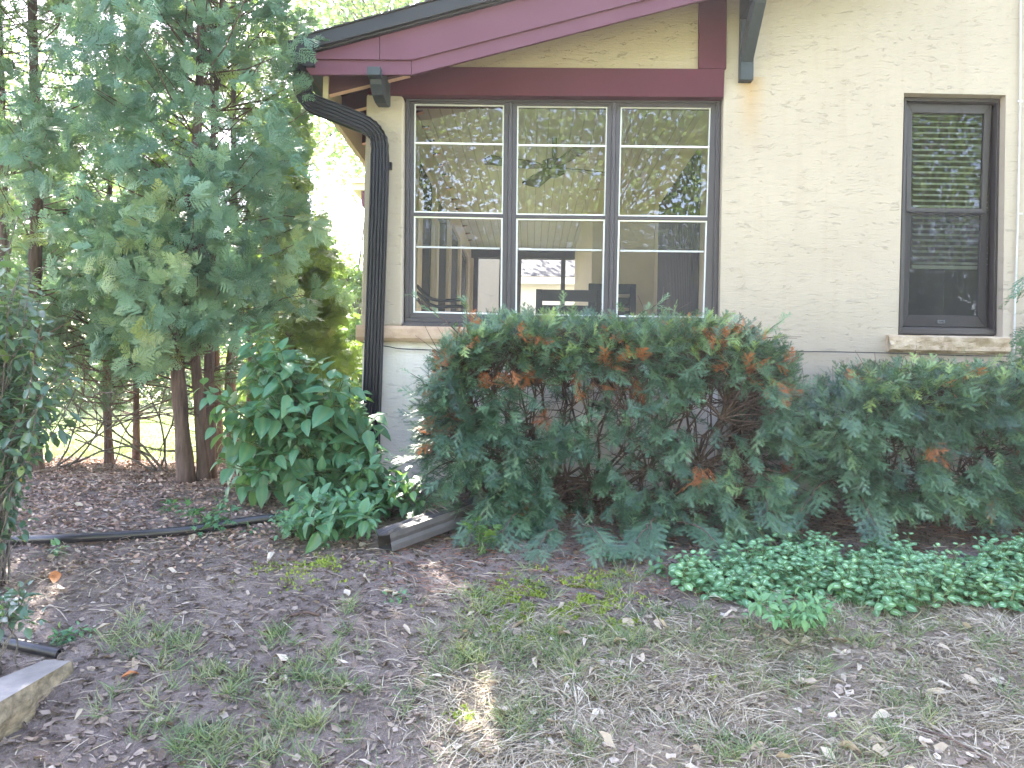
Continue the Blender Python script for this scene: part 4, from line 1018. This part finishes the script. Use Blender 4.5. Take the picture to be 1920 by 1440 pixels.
# lower, smaller-leaved shrubs at its foot
def lowshrub(name, label, cat, bx, by, pl, nt_, sz, Y0_, Y1_, mt='hyd', T=T_broad, tv=.5, n=3, seed=1, r=.004, gap=.03, droop=.25):
    global rng; rng = np.random.default_rng(seed)
    b = G(bx, by); root = thing(name, label, cat, tuple(b)); tips = []
    xs, ys = [p[0] for p in pl], [p[1] for p in pl]; t0 = 0
    while len(tips) < nt_ and t0 < 9000:
        t0 += 1; x, y = rng.uniform(min(xs), max(xs)), rng.uniform(min(ys), max(ys))
        if inpoly(x, y, pl):
            q = P(x, y, rng.uniform(Y0_, Y1_))
            if q[2] > gz(q[0], q[1])+.02: tips.append(q)
    return shrub(root, b, tips, sz, T, mt, r, tv, n, gap, droop=droop)
lowshrub('leafy_shrub', 'low bushy green shrub with medium leaves between the large shrub and the downspout extension', 'shrub', 690, 960, [(600, 880), (690, 850), (760, 870), (790, 930), (760, 960), (680, 970), (600, 950)], 75, .075, -1.0, -.55, seed=3)
lowshrub('leafy_shrub', 'low clump of rounded green leaves at the foot of the large shrub', 'shrub', 620, 995, [(530, 930), (600, 920), (690, 940), (700, 985), (640, 1000), (560, 1000), (520, 985)], 48, .085, -1.35, -1.0, seed=4)
lowshrub('seedling', 'small lobed green seedling beside the black pipe, left of the low leafy clump', 'seedling', 400, 985, [(345, 940), (440, 940), (470, 990), (350, 1000)], 12, .06, -1.25, -1.1, 'hyd', [T_maple], .35, 2, seed=6)
lowshrub('seedling', 'pale green maple seedling between the downspout extension and the large yew', 'seedling', 905, 1030, [(880, 970), (920, 970), (935, 1010), (885, 1015)], 6, .075, -1.35, -1.2, 'maple', [T_maple], .6, 2, seed=7)
lowshrub('seedling', 'tiny green weed cluster between the black pipe and the low leafy clump', 'seedling', 540, 1000, [(510, 960), (560, 965), (560, 1000), (515, 1000)], 12, .035, -1.35, -1.15, 'hyd', [T_broad[0]], .5, 2, seed=8, r=.002, gap=.012)
for k, (x, y, s, lb) in enumerate([(598, 1030, .03, 'tiny green weed on bare soil below the low leafy clump'), (740, 1130, .03, 'tiny green weed beside the pale lobed leaf'), (120, 1205, .05, 'small green weed beside the black pipe end and stone'), (1150, 1055, .035, 'small green weed in front of the drooping yew sprays'),
        (1230, 1075, .05, 'small dark green weed just left of the variegated ground cover'), (1470, 1018, .05, 'bright green weed sprig behind the variegated ground cover'), (770, 975, .04, 'small green weed above the downspout extension'), (165, 1190, .03, 'tiny weed near the left grass tuft'), (110, 1040, .05, 'small fern-like weed below the long black pipe'), (320, 960, .05, 'small maple sprout on mulch behind the long black pipe'), (590, 985, .04, 'dark weed beside the pipe')][:10]):
    lowshrub('weed', lb, 'weed', x, y+6, [(x-16, y-14), (x+16, y-14), (x+16, y+6), (x-16, y+6)], 5, s, G(x, y)[1]-.02, G(x, y)[1]+.06, 'hyd', [T_maple] if k in (2, 3, 5, 9) else T_broad, .6, 2, seed=30+k, r=.0015, gap=.01)
lowshrub('leafy_shrub', 'lush bright green unstriped plant at the front edge of the variegated ground cover', 'plant', 1495, 1150, [(1410, 1125), (1560, 1120), (1570, 1150), (1500, 1165), (1420, 1155)], 40, .036, -2.05, -1.85, 'lam', T_broad, .4, 3, seed=9, r=.002, gap=.02)

# ---------------- left edge glossy shrub (close to the camera) and its low shoots
rng = np.random.default_rng(15)
gb_ = np.array([P(-40, 900, -1.7)[0], -1.7, 0]); gb_[2] = float(gz(gb_[0], gb_[1]))
tips = [P(35, 392, -1.6)]
out = [(-60, 470), (20, 440), (70, 520), (95, 600), (110, 660), (160, 740), (90, 760), (70, 850), (-60, 900)]
while len(tips) < 95:
    x, y = rng.uniform(-60, 160), rng.uniform(440, 900)
    if inpoly(x, y, out): tips.append(P(x, y, rng.uniform(-1.95, -1.35)))
root = thing('glossy_shrub', 'dark glossy-leaved shrub with one upright yellow-green shoot at the left edge', 'shrub', tuple(gb_))
shrub(root, gb_, tips, .062, [T_glossy], 'glossy', .005, .5, 8, .024, 'bark2', droop=.05)
for k, (pl, Y0_, nt_, lb) in enumerate([([(-40, 1110), (60, 1110), (75, 1160), (-40, 1180)], -2.2, 14, 'low leafy shoot with rounded leaves at the left edge above the stone block'), ([(-40, 970), (60, 975), (60, 1010), (-40, 1010)], -1.75, 9, 'low spray of rounded leaves over the left end of the long black pipe'), ([(-30, 830), (30, 830), (40, 880), (-30, 890)], -1.75, 10, 'leafy side shoot with bluish leaves at the left edge beside the double cedar trunk')]):
    rng = np.random.default_rng(50+k); b = P(-60, pl[-1][1]+20, Y0_); b[2] = float(gz(b[0], b[1])); tt_ = []
    while len(tt_) < nt_:
        x, y = rng.uniform(-40, 75), rng.uniform(pl[0][1], pl[2][1])
        if inpoly(x, y, pl): tt_.append(P(x, y, Y0_+rng.uniform(-.08, .08)))
    shrub(thing('low_shoot', lb, 'shoot', tuple(b)), b, tt_, .05, [T_glossy, T_broad[2]], 'glossy', .003, .35, 3, .02, 'bark2', droop=.1)

# ---------------- cedars
def cedar(label, trunks, zlo, ztop, radf, nb, npb, sd, T=T_ced, sz=(.07, .12), mt='cedar', cat='tree', twig=26, gapth=.39, lowdead=True, face=None, pos_=None):
    global rng; rng = np.random.default_rng(sd); gt = Geo(); gc = Geo()
    b0 = trunks[0][0]; root = thing('arborvitae_tree', label, cat, tuple(b0))
    for tr in trunks:
        pts = smooth_path([p for p in tr[:-1]], 5); r = tr[-1]; n = len(pts)
        rr = np.linspace(r, r*.25, n); rr[:4] *= np.array([1.35, 1.15, 1.06, 1.02])
        gt.tube(pts, rr*(1+.05*rng.normal(size=n)), 12)
    ax_ = [smooth_path([p for p in tr[:-1]], 5) for tr in trunks]
    pos, dv, up, sz_, ti = [], [], [], [], []
    for i in range(nb):
        A_ = ax_[rng.integers(len(ax_))]; z = zlo+(ztop-zlo)*rng.uniform()**.9; c = np.array([np.interp(z, A_[:, 2], A_[:, j]) for j in (0, 1)]+[z])
        a = rng.uniform(0, 2*math.pi)
        if face is not None and rng.uniform() < .4: a = face+rng.normal(0, .9)
        L_ = radf(z, a)*rng.uniform(.6, 1.05); h = np.array([math.cos(a), math.sin(a), 0])
        p0 = c-np.array([0, 0, .25*L_]); pm = c+h*L_*.6-np.array([0, 0, .08*L_]); p2 = c+h*L_+np.array([0, 0, .12*L_+rng.normal(0, .06)])
        t = np.linspace(0, 1, 6)[:, None]; pth = (1-t)**2*p0+2*t*(1-t)*pm+t*t*p2
        gt.tube(pth[:5]+rng.normal(0, .012, (5, 3)), np.linspace(.006, .002, 5), 5, cap=False)
        if noise(p2, 2.6, sd) < gapth: continue
        sdv = np.cross(h, [0, 0, 1.0])
        for kc in range(5):
            u = (1.0, .9, .78, .62, .45)[kc]; q0 = (1-u)**2*p0+2*u*(1-u)*pm+u*u*p2
            q0 = q0+sdv*rng.normal(0, .13)+np.array([0, 0, rng.normal(0, .06)])
            tv = np.clip(.1+.75*noise(q0, 2.2, sd+5)+rng.normal(.05, .13), 0, 1); axd = nrm(h*.6+sdv*rng.normal(0, .5)+np.array([0, 0, rng.uniform(-.1, .7)]))
            fn = nrm(np.array([rng.normal(0, .5), -.8, .55])+.3*rng.normal(size=3))
            for _ in range(max(3, npb//5)):
                d = nrm(axd+rng.normal(0, .62, 3)); pos.append(q0+rng.normal(0, .03, 3)-axd*.03); dv.append(d)
                up.append(nrm(fn+rng.normal(0, .25, 3))); sz_.append(rng.uniform(*sz)); ti.append(np.clip(tv+rng.normal(0, .07), 0, 1))
    for _ in range(twig):
        A_ = ax_[rng.integers(len(ax_))]; z = rng.uniform(.25, zlo+.5); c = np.array([np.interp(z, A_[:, 2], A_[:, j]) for j in (0, 1)]+[z]); a = rng.uniform(0, 6.28)
        gt.tube([c, c+np.array([math.cos(a), math.sin(a), .1])*.15, c+np.array([math.cos(a+.3), math.sin(a+.3), rng.uniform(-.2, .3)])*rng.uniform(.25, .6)], [.006, .004, .002], 4, cap=False)
    pos, dv, up, sz_, ti = map(np.array, (pos, dv, up, sz_, ti))
    qx, qy = topx(pos); kp = ~((qx > 572) & (qx < 760) & (qy > 150) & (qy < 400)) & ~((qx > 598) & (qy < 160))
    pos, dv, up, sz_, ti = pos[kp], dv[kp], up[kp], sz_[kp], ti[kp]
    for v_ in range(len(T)):
        s_ = np.arange(len(pos)) % len(T) == v_; gc.scatter(T[v_], pos[s_], dv[s_], up[s_], sz_[s_], ti[s_])
    part(gt, 'trunk', 'bark', root); part(gc, 'crown', mt, root, False); return root
def tz(x, y, Y, zz=None):
    p = P(x, y, Y); return p
def base(x, Y):
    p = P(x, 900, Y); return np.array([p[0], Y, float(gz(p[0], Y))-.05])
YA = -.25
def radA(z, a):
    r = .50+.42*math.sin(math.pi*np.clip((z-.5)/3.6, 0, 1)) if z > .55 else .25+.5*max(0, z-.2)
    r *= 1.0+.25*math.cos(a-math.pi)*0
    if math.sin(a) > .2: r *= .8
    return r
cedar('tall arborvitae with a forked reddish trunk, its foliage brushing the gutter end', [
    [base(352, YA), P(338, 760, YA), P(330, 600, YA), P(352, 400, YA), P(372, 200, YA+.05), P(380, -200, YA+.1), P(385, -700, YA), .047],
    [base(384, YA+.06), P(374, 760, YA+.06), P(362, 600, YA+.05), P(372, 430, YA+.08), P(400, 250, YA+.2), P(420, -100, YA+.2), .036],
    [base(395, YA+.25), P(392, 700, YA+.25), P(398, 500, YA+.3), P(400, 250, YA+.3), P(420, -50, YA+.3), .035]],
    .62, 4.6, radA, 340, 48, 61, face=-1.57)
YB_ = -.1
cedar('arborvitae with a thick double trunk near the left edge, behind the glossy shrub', [
    [base(62, YB_), P(56, 760, YB_), P(60, 600, YB_), P(70, 350, YB_), P(60, 0, YB_), P(50, -600, YB_), .058],
    [base(38, YB_+.1), P(25, 760, YB_+.1), P(10, 500, YB_+.1), P(0, 100, YB_+.1), P(-10, -300, YB_+.1), .045],
    [base(15, YB_+.3), P(0, 760, YB_+.3), P(-20, 500, YB_+.1), P(-30, 100, YB_+.1), .04]],
    .6, 4.6, lambda z, a: .45+.45*math.sin(math.pi*np.clip((z-.5)/3.6, 0, 1)), 280, 46, 62, face=-1.2)
YC = .75
cedar('slender arborvitae stems standing behind the forked trunk, left of the house corner', [
    [base(438, YC), P(432, 700, YC), P(452, 560, YC), P(440, 400, YC), P(438, 100, YC), P(440, -300, YC), .042],
    [base(410, YC+.2), P(405, 700, YC+.2), P(402, 450, YC+.2), P(395, 100, YC+.2), .04],
    [base(455, YC+.5), P(470, 700, YC+.5), P(462, 500, YC+.5), P(470, 200, YC+.5), .028]],
    1.15, 4.2, lambda z, a: .60+.2*math.sin(math.pi*np.clip((z-.8)/3, 0, 1)), 170, 42, 63, mt='cedary')
cedar('arborvitae filling the gap between the double trunk and the forked trunk', [
    [base(205, .45), P(200, 700, .45), P(205, 400, .45), P(210, 0, .45), P(210, -400, .45), .028],
    [base(255, .8), P(255, 700, .8), P(250, 400, .8), P(240, 0, .8), .025]],
    .40, 1.9, lambda z, a: .62, 190, 42, 64, gapth=.47, mt='cedar')
cedar('yellow-green sunlit arborvitae leaning toward the gap beside the house corner', [
    [base(545, 1.9), P(545, 600, 1.9), P(540, 300, 1.9), P(520, 60, 1.9), .06]],
    .35, 2.75, lambda z, a: max(.2, .62-.22*(z-.5)), 200, 40, 65, mt='cedary', gapth=.25)
# branch of a cedar reaching in at the right edge
rng = np.random.default_rng(8); rb = np.array([P(2080, 700, -.9)[0], -.9, 0]); rb[2] = float(gz(rb[0], rb[1]))
root = thing('arborvitae_tree', 'feathery arborvitae sprays reaching in at the right edge beside the dark window', 'tree', tuple(rb)); gt = Geo(); gc = Geo()
gt.tube([rb, rb+(0, 0, .8), rb+(0, 0, 1.9)], [.03, .02, .006], 8)
for k in range(44):
    z = rb[2]+rng.uniform(.45, 1.35); a = rng.uniform(0, 6.28); e = np.array([rb[0]+.30*math.cos(a), rb[1]+.30*math.sin(a), z+.15]); c = np.array([rb[0], rb[1], z-.05]); gt.tube([c, (c+e)/2+(0, 0, .02), e], [.005, .004, .002], 4, cap=False)
    n = 9; t = rng.uniform(.4, 1.05, n)[:, None]; pos = c+(e-c)*t+rng.normal(0, .035, (n, 3)); d = nrm(nrm(e-c)+rng.normal(0, .5, (n, 3)))
    gc.scatter(T_ced[k % 4], pos, d, ups(n, .4), rng.uniform(.10, .16, n), rng.uniform(.3, .7, n))
part(gt, 'trunk', 'bark', root); part(gc, 'crown', 'cedar', root, False)
# bare low twiggy shrub in front of the lawn
rng = np.random.default_rng(77); b = base(305, .2); root = thing('bare_shrub', 'leafless twiggy shrub with thin arching stems beside the forked cedar trunk', 'shrub', tuple(b)); g = Geo()
def grow(p, d, L_, r, dep):
    n = 6; pts = [p]
    for i in range(n): d = nrm(d+rng.normal(0, .16, 3)); pts.append(pts[-1]+d*L_/n)
    g.tube(pts, np.linspace(r, r*.55, n+1), 4, cap=False)
    if dep:
        for k in range(3): grow(pts[rng.integers(2, 7)], nrm(d+rng.normal(0, .6, 3)), L_*rng.uniform(.45, .75), r*.55, dep-1)
for d in [(-1, .1, .55), (-.8, 0, .9), (-.3, .1, 1), (.1, .2, 1.1), (-1, -.1, .3), (-.6, .2, 1.2)]: grow(b+(rng.normal(0, .03), 0, .05), nrm(d), rng.uniform(.5, .75), .008, 3)
part(g, 'stems', 'bark2', root)
rng = np.random.default_rng(78); b = base(110, .1); root = thing('bare_shrub', 'thin leafless stems spreading right from the foot of the double cedar trunk', 'shrub', tuple(b)); g = Geo()
for d in [(1, .1, .5), (.8, 0, .9), (.9, .1, .25), (.6, .2, 1.1)]: grow(b+(rng.normal(0, .03), 0, .05), nrm(d), rng.uniform(.5, .75), .007, 3)
part(g, 'stems', 'bark2', root)

# ---------------- broadleaf trees (behind the house and, seen in the panes, behind the photographer)
def broadleaf(label, x, y, h, cz, rx, rz, n, sd, size=(.10, .17), mt='maple', group=None, trunk_r=.16, ncl=70, name='maple_tree', flat=1.0):
    global rng; rng = np.random.default_rng(sd); b = np.array([x, y, float(gz(x, y))-.1]); root = thing(name, label, 'tree', tuple(b), group); gt = Geo(); gc = Geo()
    gt.tube(smooth_path([b, (x+.1, y, h*.3), (x-.1, y+.1, h*.6), (x, y, h*.95)], 4), np.linspace(trunk_r, trunk_r*.2, 13), 10)
    d = rdir(ncl); c = np.array([x, y, cz])+d*np.array([rx, rx, rz])*rng.uniform(.45, 1, (ncl, 1))**.6
    for q in c:
        a = np.array([x, y, max(b[2]+h*.25, cz-rz*.6+rng.uniform(0, rz))]); branchy(gt, a, q, trunk_r*.22, .012, .05, 5, 5, .04)
    k = rng.integers(0, ncl, n); s_ = rx*.26
    pos = c[k]+rng.normal(0, 1, (n, 3))*np.array([s_, s_, s_*.55*flat])
    pos = pos[pos[:, 2] > b[2]+.1]; n = len(pos)
    gc.scatter(T_small, pos, rdir(n)+[0, 0, -.4], ups(n, .7), rng.uniform(*size, n), np.clip(rng.normal(.5, .25, n), 0, 1), wid=1.35)
    part(gt, 'trunk', 'bark2', root); part(gc, 'crown', mt, root, False)
broadleaf('tall pale green tree whose crown shows above the plum rake board and left of it', -3.6, 13.5, 10, 7.9, 3.4, 2.5, 13000, 91, (.10, .17), 'maple_pale')
broadleaf('large maple behind the cedars, seen through gaps in their foliage', -14, 16.5, 9, 6, 3.8, 3.6, 15000, 92, (.12, .2), 'maple')
broadleaf('hazy sunlit tree low in the gap beside the house corner', -6.6, 20, 4.6, 2.6, 2.2, 2.0, 7000, 93, (.10, .18), 'maple_pale', trunk_r=.1)
broadleaf('tall narrow leafy shrub standing along the side of the house', P(690, 600, 6.0)[0]-.08, 6.0, 3.0, 1.2, .50, 1.25, 4200, 94, (.06, .10), 'maple', trunk_r=.04, name='side_shrub', ncl=60)
for k, (x, y, h, lb) in enumerate([(-12, 17, 1.6, 'rounded bush at the far edge of the lawn, seen between the two main cedar trunks'), (-9.3, 18.5, 1.4, 'low bush at the far edge of the lawn, right of the rounded bush'), (-15.5, 16, 2.2, 'taller bush at the far left edge of the lawn behind the glossy shrub'), (-6.8, 17, 1.2, 'small bush behind the forked cedar trunk beyond the lawn')]):
    broadleaf(lb, x, y, h, h*.5, 1.8, h*.55, 4500, 100+k, (.10, .16), 'maple', trunk_r=.04, name='bush', ncl=60)
broadleaf('far sunlit tree crown beyond the lawn behind the left cedar', -15, 23, 8, 4.6, 3.6, 3.6, 9000, 95, (.14, .24), 'maple')
broadleaf('far maple crown behind the forked cedar trunk', -9.5, 26, 7, 4.2, 3.2, 3.2, 8000, 97, (.14, .24), 'maple_pale')
for k, (x, y, r_, lb) in enumerate([(-5.5, -17, 4.2, 'sunlit maple reflected in the left sash of the porch window'), (2.2, -19, 4.6, 'sunlit maple reflected in the middle sash of the porch window'), (9.5, -17, 4.4, 'sunlit maple reflected in the right sash and the side window')]):
    broadleaf(lb, x, y, 11, 6.6, r_, 5.6, 24000, 110+k, (.14, .24), 'maple_pale')
# ================================================================== GARDEN OBJECTS
# long black pipe
g = Geo(); pp_ = [(-40, 1022), (22, 1018), (120, 1015), (240, 1008), (330, 1000), (400, 990), (470, 982), (520, 975), (600, 968)]
pts = []
for x, y in pp_: q = G(x, y+6); q[2] = float(gz(q[0], q[1]))+.020; pts.append(q)
pts = smooth_path(pts, 8); g.tube(pts, .021, 14)
tag(g.build('drain_pipe', 'plastic', smooth=True, loc=tuple(pts[0])), 'long curved black plastic pipe lying on the mulch left of the leafy shrub', 'pipe')
# short pipe with an open end
g = Geo(); a = G(-60, 1196+8); b = G(112, 1238); a[2] += .03; b[2] += .022
d = nrm(b-a); pts = np.linspace(a, b, 6); g.tube(pts, .020, 16, cap=False); g.tube(pts[::-1], .0165, 16, cap=False)
e1 = Geo()
tt = nrm(b-a); ra = nrm(np.cross(tt, [0, 0, 1])); rb_ = np.cross(tt, ra); an = np.arange(16)*2*math.pi/16
R1 = [b+.020*(math.cos(t)*ra+math.sin(t)*rb_) for t in an]; R2 = [b+.0165*(math.cos(t)*ra+math.sin(t)*rb_) for t in an]
g.add(R1+R2, [(i, (i+1) % 16, (i+1) % 16+16, i+16) for i in range(16)])
tag(g.build('drain_pipe', 'plastic', smooth=True, loc=tuple(b)), 'short black pipe with an open end beside the stone block at the left edge', 'pipe')
# stone block
g = Geo(); zt_ = float(gz(*G(120, 1300)[:2]))+.055
def atz(x, y, z): d = ray(x, y); return CAM+d*((z-CAM[2])/d[2])
c1 = atz(133, 1239, zt_); c2 = atz(84, 1237, zt_); l1 = atz(0, 1316, zt_); l2 = atz(0, 1278, zt_)
e = nrm(l1-c1); far = c1+e*1.0; far2 = far+(c2-c1)*1.1+(l2-l1)*.5
nL, nH = 50, 9; hgt = .15
back = nrm(np.cross(e, [0, 0, 1.0])); back = back if back[1] > 0 else -back; wd = .16
for i in range(nL):
    for j in range(nH):
        def f(i, j):
            s_ = i/nL; p = c1+e*s_*1.0; h = j/nH; q = p-np.array([0, 0, hgt*h]); o = .024*(noise(q, 14)-.5)+.012*(noise(q, 40)-.5)
            return q-back*(o*(1 if j else .25)+ .02*math.sin(math.pi*h)-.014*h)
        g.add([f(i, j), f(i+1, j), f(i+1, j+1), f(i, j+1)], [(0, 1, 2, 3)], 1)
w_ = c2-c1
A = [c1, c1+w_, c1+w_*.9+e*.12+back*.05, far+back*wd, far]
A = [c1, c1+w_*1.0, c1+e*.35+back*wd, far+back*wd, far]
g.add(A+[p-(0, 0, .2) for p in A], [(0, 1, 2, 3, 4)]+[(i, i+5, (i+1) % 5+5, (i+1) % 5) for i in range(4)], 0)
tag(g.build('stone_block', ['blocktop', 'blockside'], loc=tuple(c1)), 'rough split stone edging block with a smooth grey top at the left edge', 'stone')
# downspout extension on the ground
rng = np.random.default_rng(3)
a = G(722, 1035); b = G(930, 968); a[2] = float(gz(a[0], a[1]))+.046; b[2] = float(gz(b[0], b[1]))+.075
t = nrm(b-a); sx = nrm(np.cross(t, [0, 0, 1.0])); uz = np.cross(sx, t)
w, h = .105, .082; nl = 24; g = Geo()
def sec(inset, dent):
    s_ = []
    for u in np.linspace(-.5, .5, 13): s_.append((u*(w-2*inset), h/2-inset-(.004 if int((u+.5)*12) % 3 == 1 else 0)-dent*math.cos(u*math.pi)))
    for v in np.linspace(.4, -.4, 5): s_.append((w/2-inset-.004*(abs(v) < .2), v*(h-2*inset)))
    for u in np.linspace(.5, -.5, 7): s_.append((u*(w-2*inset), -h/2+inset))
    for v in np.linspace(-.4, .4, 5): s_.append((-w/2+inset+.004*(abs(v) < .2), v*(h-2*inset)))
    return s_
k = len(sec(0, 0)); rows = [[], []]
for i in range(nl+1):
    u = i/nl; p = a+(b-a)*u; dent = .012*math.exp(-((u-.0)/.08)**2)+.006*noise([u*6, 0, 0], 1)
    for r_, ins in ((0, 0), (1, .0022)):
        off = (rng.normal(0, .002, 2) if i == 0 else (0, 0))
        jag = (lambda c: t*(.012*math.sin(c[0]*60)-.006) if i == 0 else 0)
        rows[r_].append([p+sx*c[0]+uz*c[1]+jag(c) for c in sec(ins, dent)])
for r_ in (0, 1):
    V_ = np.array(rows[r_]).reshape(-1, 3); fs = [(i*k+j, i*k+(j+1) % k, (i+1)*k+(j+1) % k, (i+1)*k+j) for i in range(nl) for j in range(k)]
    g.add(V_, fs if r_ else [f[::-1] for f in fs])
V_ = rows[0][0]+rows[1][0]; g.add(V_, [(j, (j+1) % k, (j+1) % k+k, j+k) for j in range(k)])
tag(g.build('downspout_extension', 'ext', loc=tuple(a)), 'weathered dark downspout extension with an open dented end lying by the large yew', 'downspout extension')
# dead vine roots draped over it, and loose sticks
g = Geo()
for k in range(7):
    u = rng.uniform(.35, .9); p = a+(b-a)*u+uz*(h/2+.004); g.tube(smooth_path([p+sx*.03, p-sx*.02+(0, 0, .012), p-sx*.06+(0, 0, .0), p-sx*rng.uniform(.08, .12)-uz*.10+t*rng.normal(0, .05)], 4), .0014, 4)
tag(g.build('dry_roots', 'litter', loc=tuple(a)), 'thin dry roots draped over the dark downspout extension', 'roots')
for k, (x, y, x2, y2, r_, lb) in enumerate([(528, 1165, 600, 1158, .006, 'short broken stick lying on bare soil in the middle foreground'), (1650, 1125, 1850, 1105, .006, 'long thin dead stalk behind the thin lawn at the right'), (1700, 1370, 1850, 1430, .003, 'thin dry stem lying on the grass at the lower right'), (470, 1060, 520, 1068, .003, 'thin curved twig on bare soil below the pipe')]):
    p, q = G(x, y), G(x2, y2); p[2] += .01; q[2] += .01; m_ = (p+q)/2; m_[2] = float(gz(m_[0], m_[1]))+.016; gg = Geo(); gg.tube(smooth_path([p, m_+rng.normal(0, .008, 3)*[1, 1, 0], q], 5), r_, 6)
    tag(gg.build('stick', 'twig', loc=tuple(p)), lb, 'stick')
# ================================================================== VEIL: added volume standing in for lens glare and washed-out distance
g = Geo(); g.box(-45, 30, -30, 60, -2.6, 16)
hm = bpy.data.materials.new('glare_haze'); hm.use_nodes = True; n_ = hm.node_tree; n_.nodes.clear()
pv = n_.nodes.new('ShaderNodeVolumePrincipled'); pv.inputs['Color'].default_value = (.97, .95, 1, 1); pv.inputs['Density'].default_value = .0019; pv.inputs['Anisotropy'].default_value = .2
ho = n_.nodes.new('ShaderNodeOutputMaterial'); n_.links.new(pv.outputs[0], ho.inputs['Volume'])
M['glare_haze'] = hm
tag(g.build('glare_haze', 'glare_haze'), 'thin bright veil added around the garden for lens glare and washed-out distance', 'glare_haze', kind='stuff')
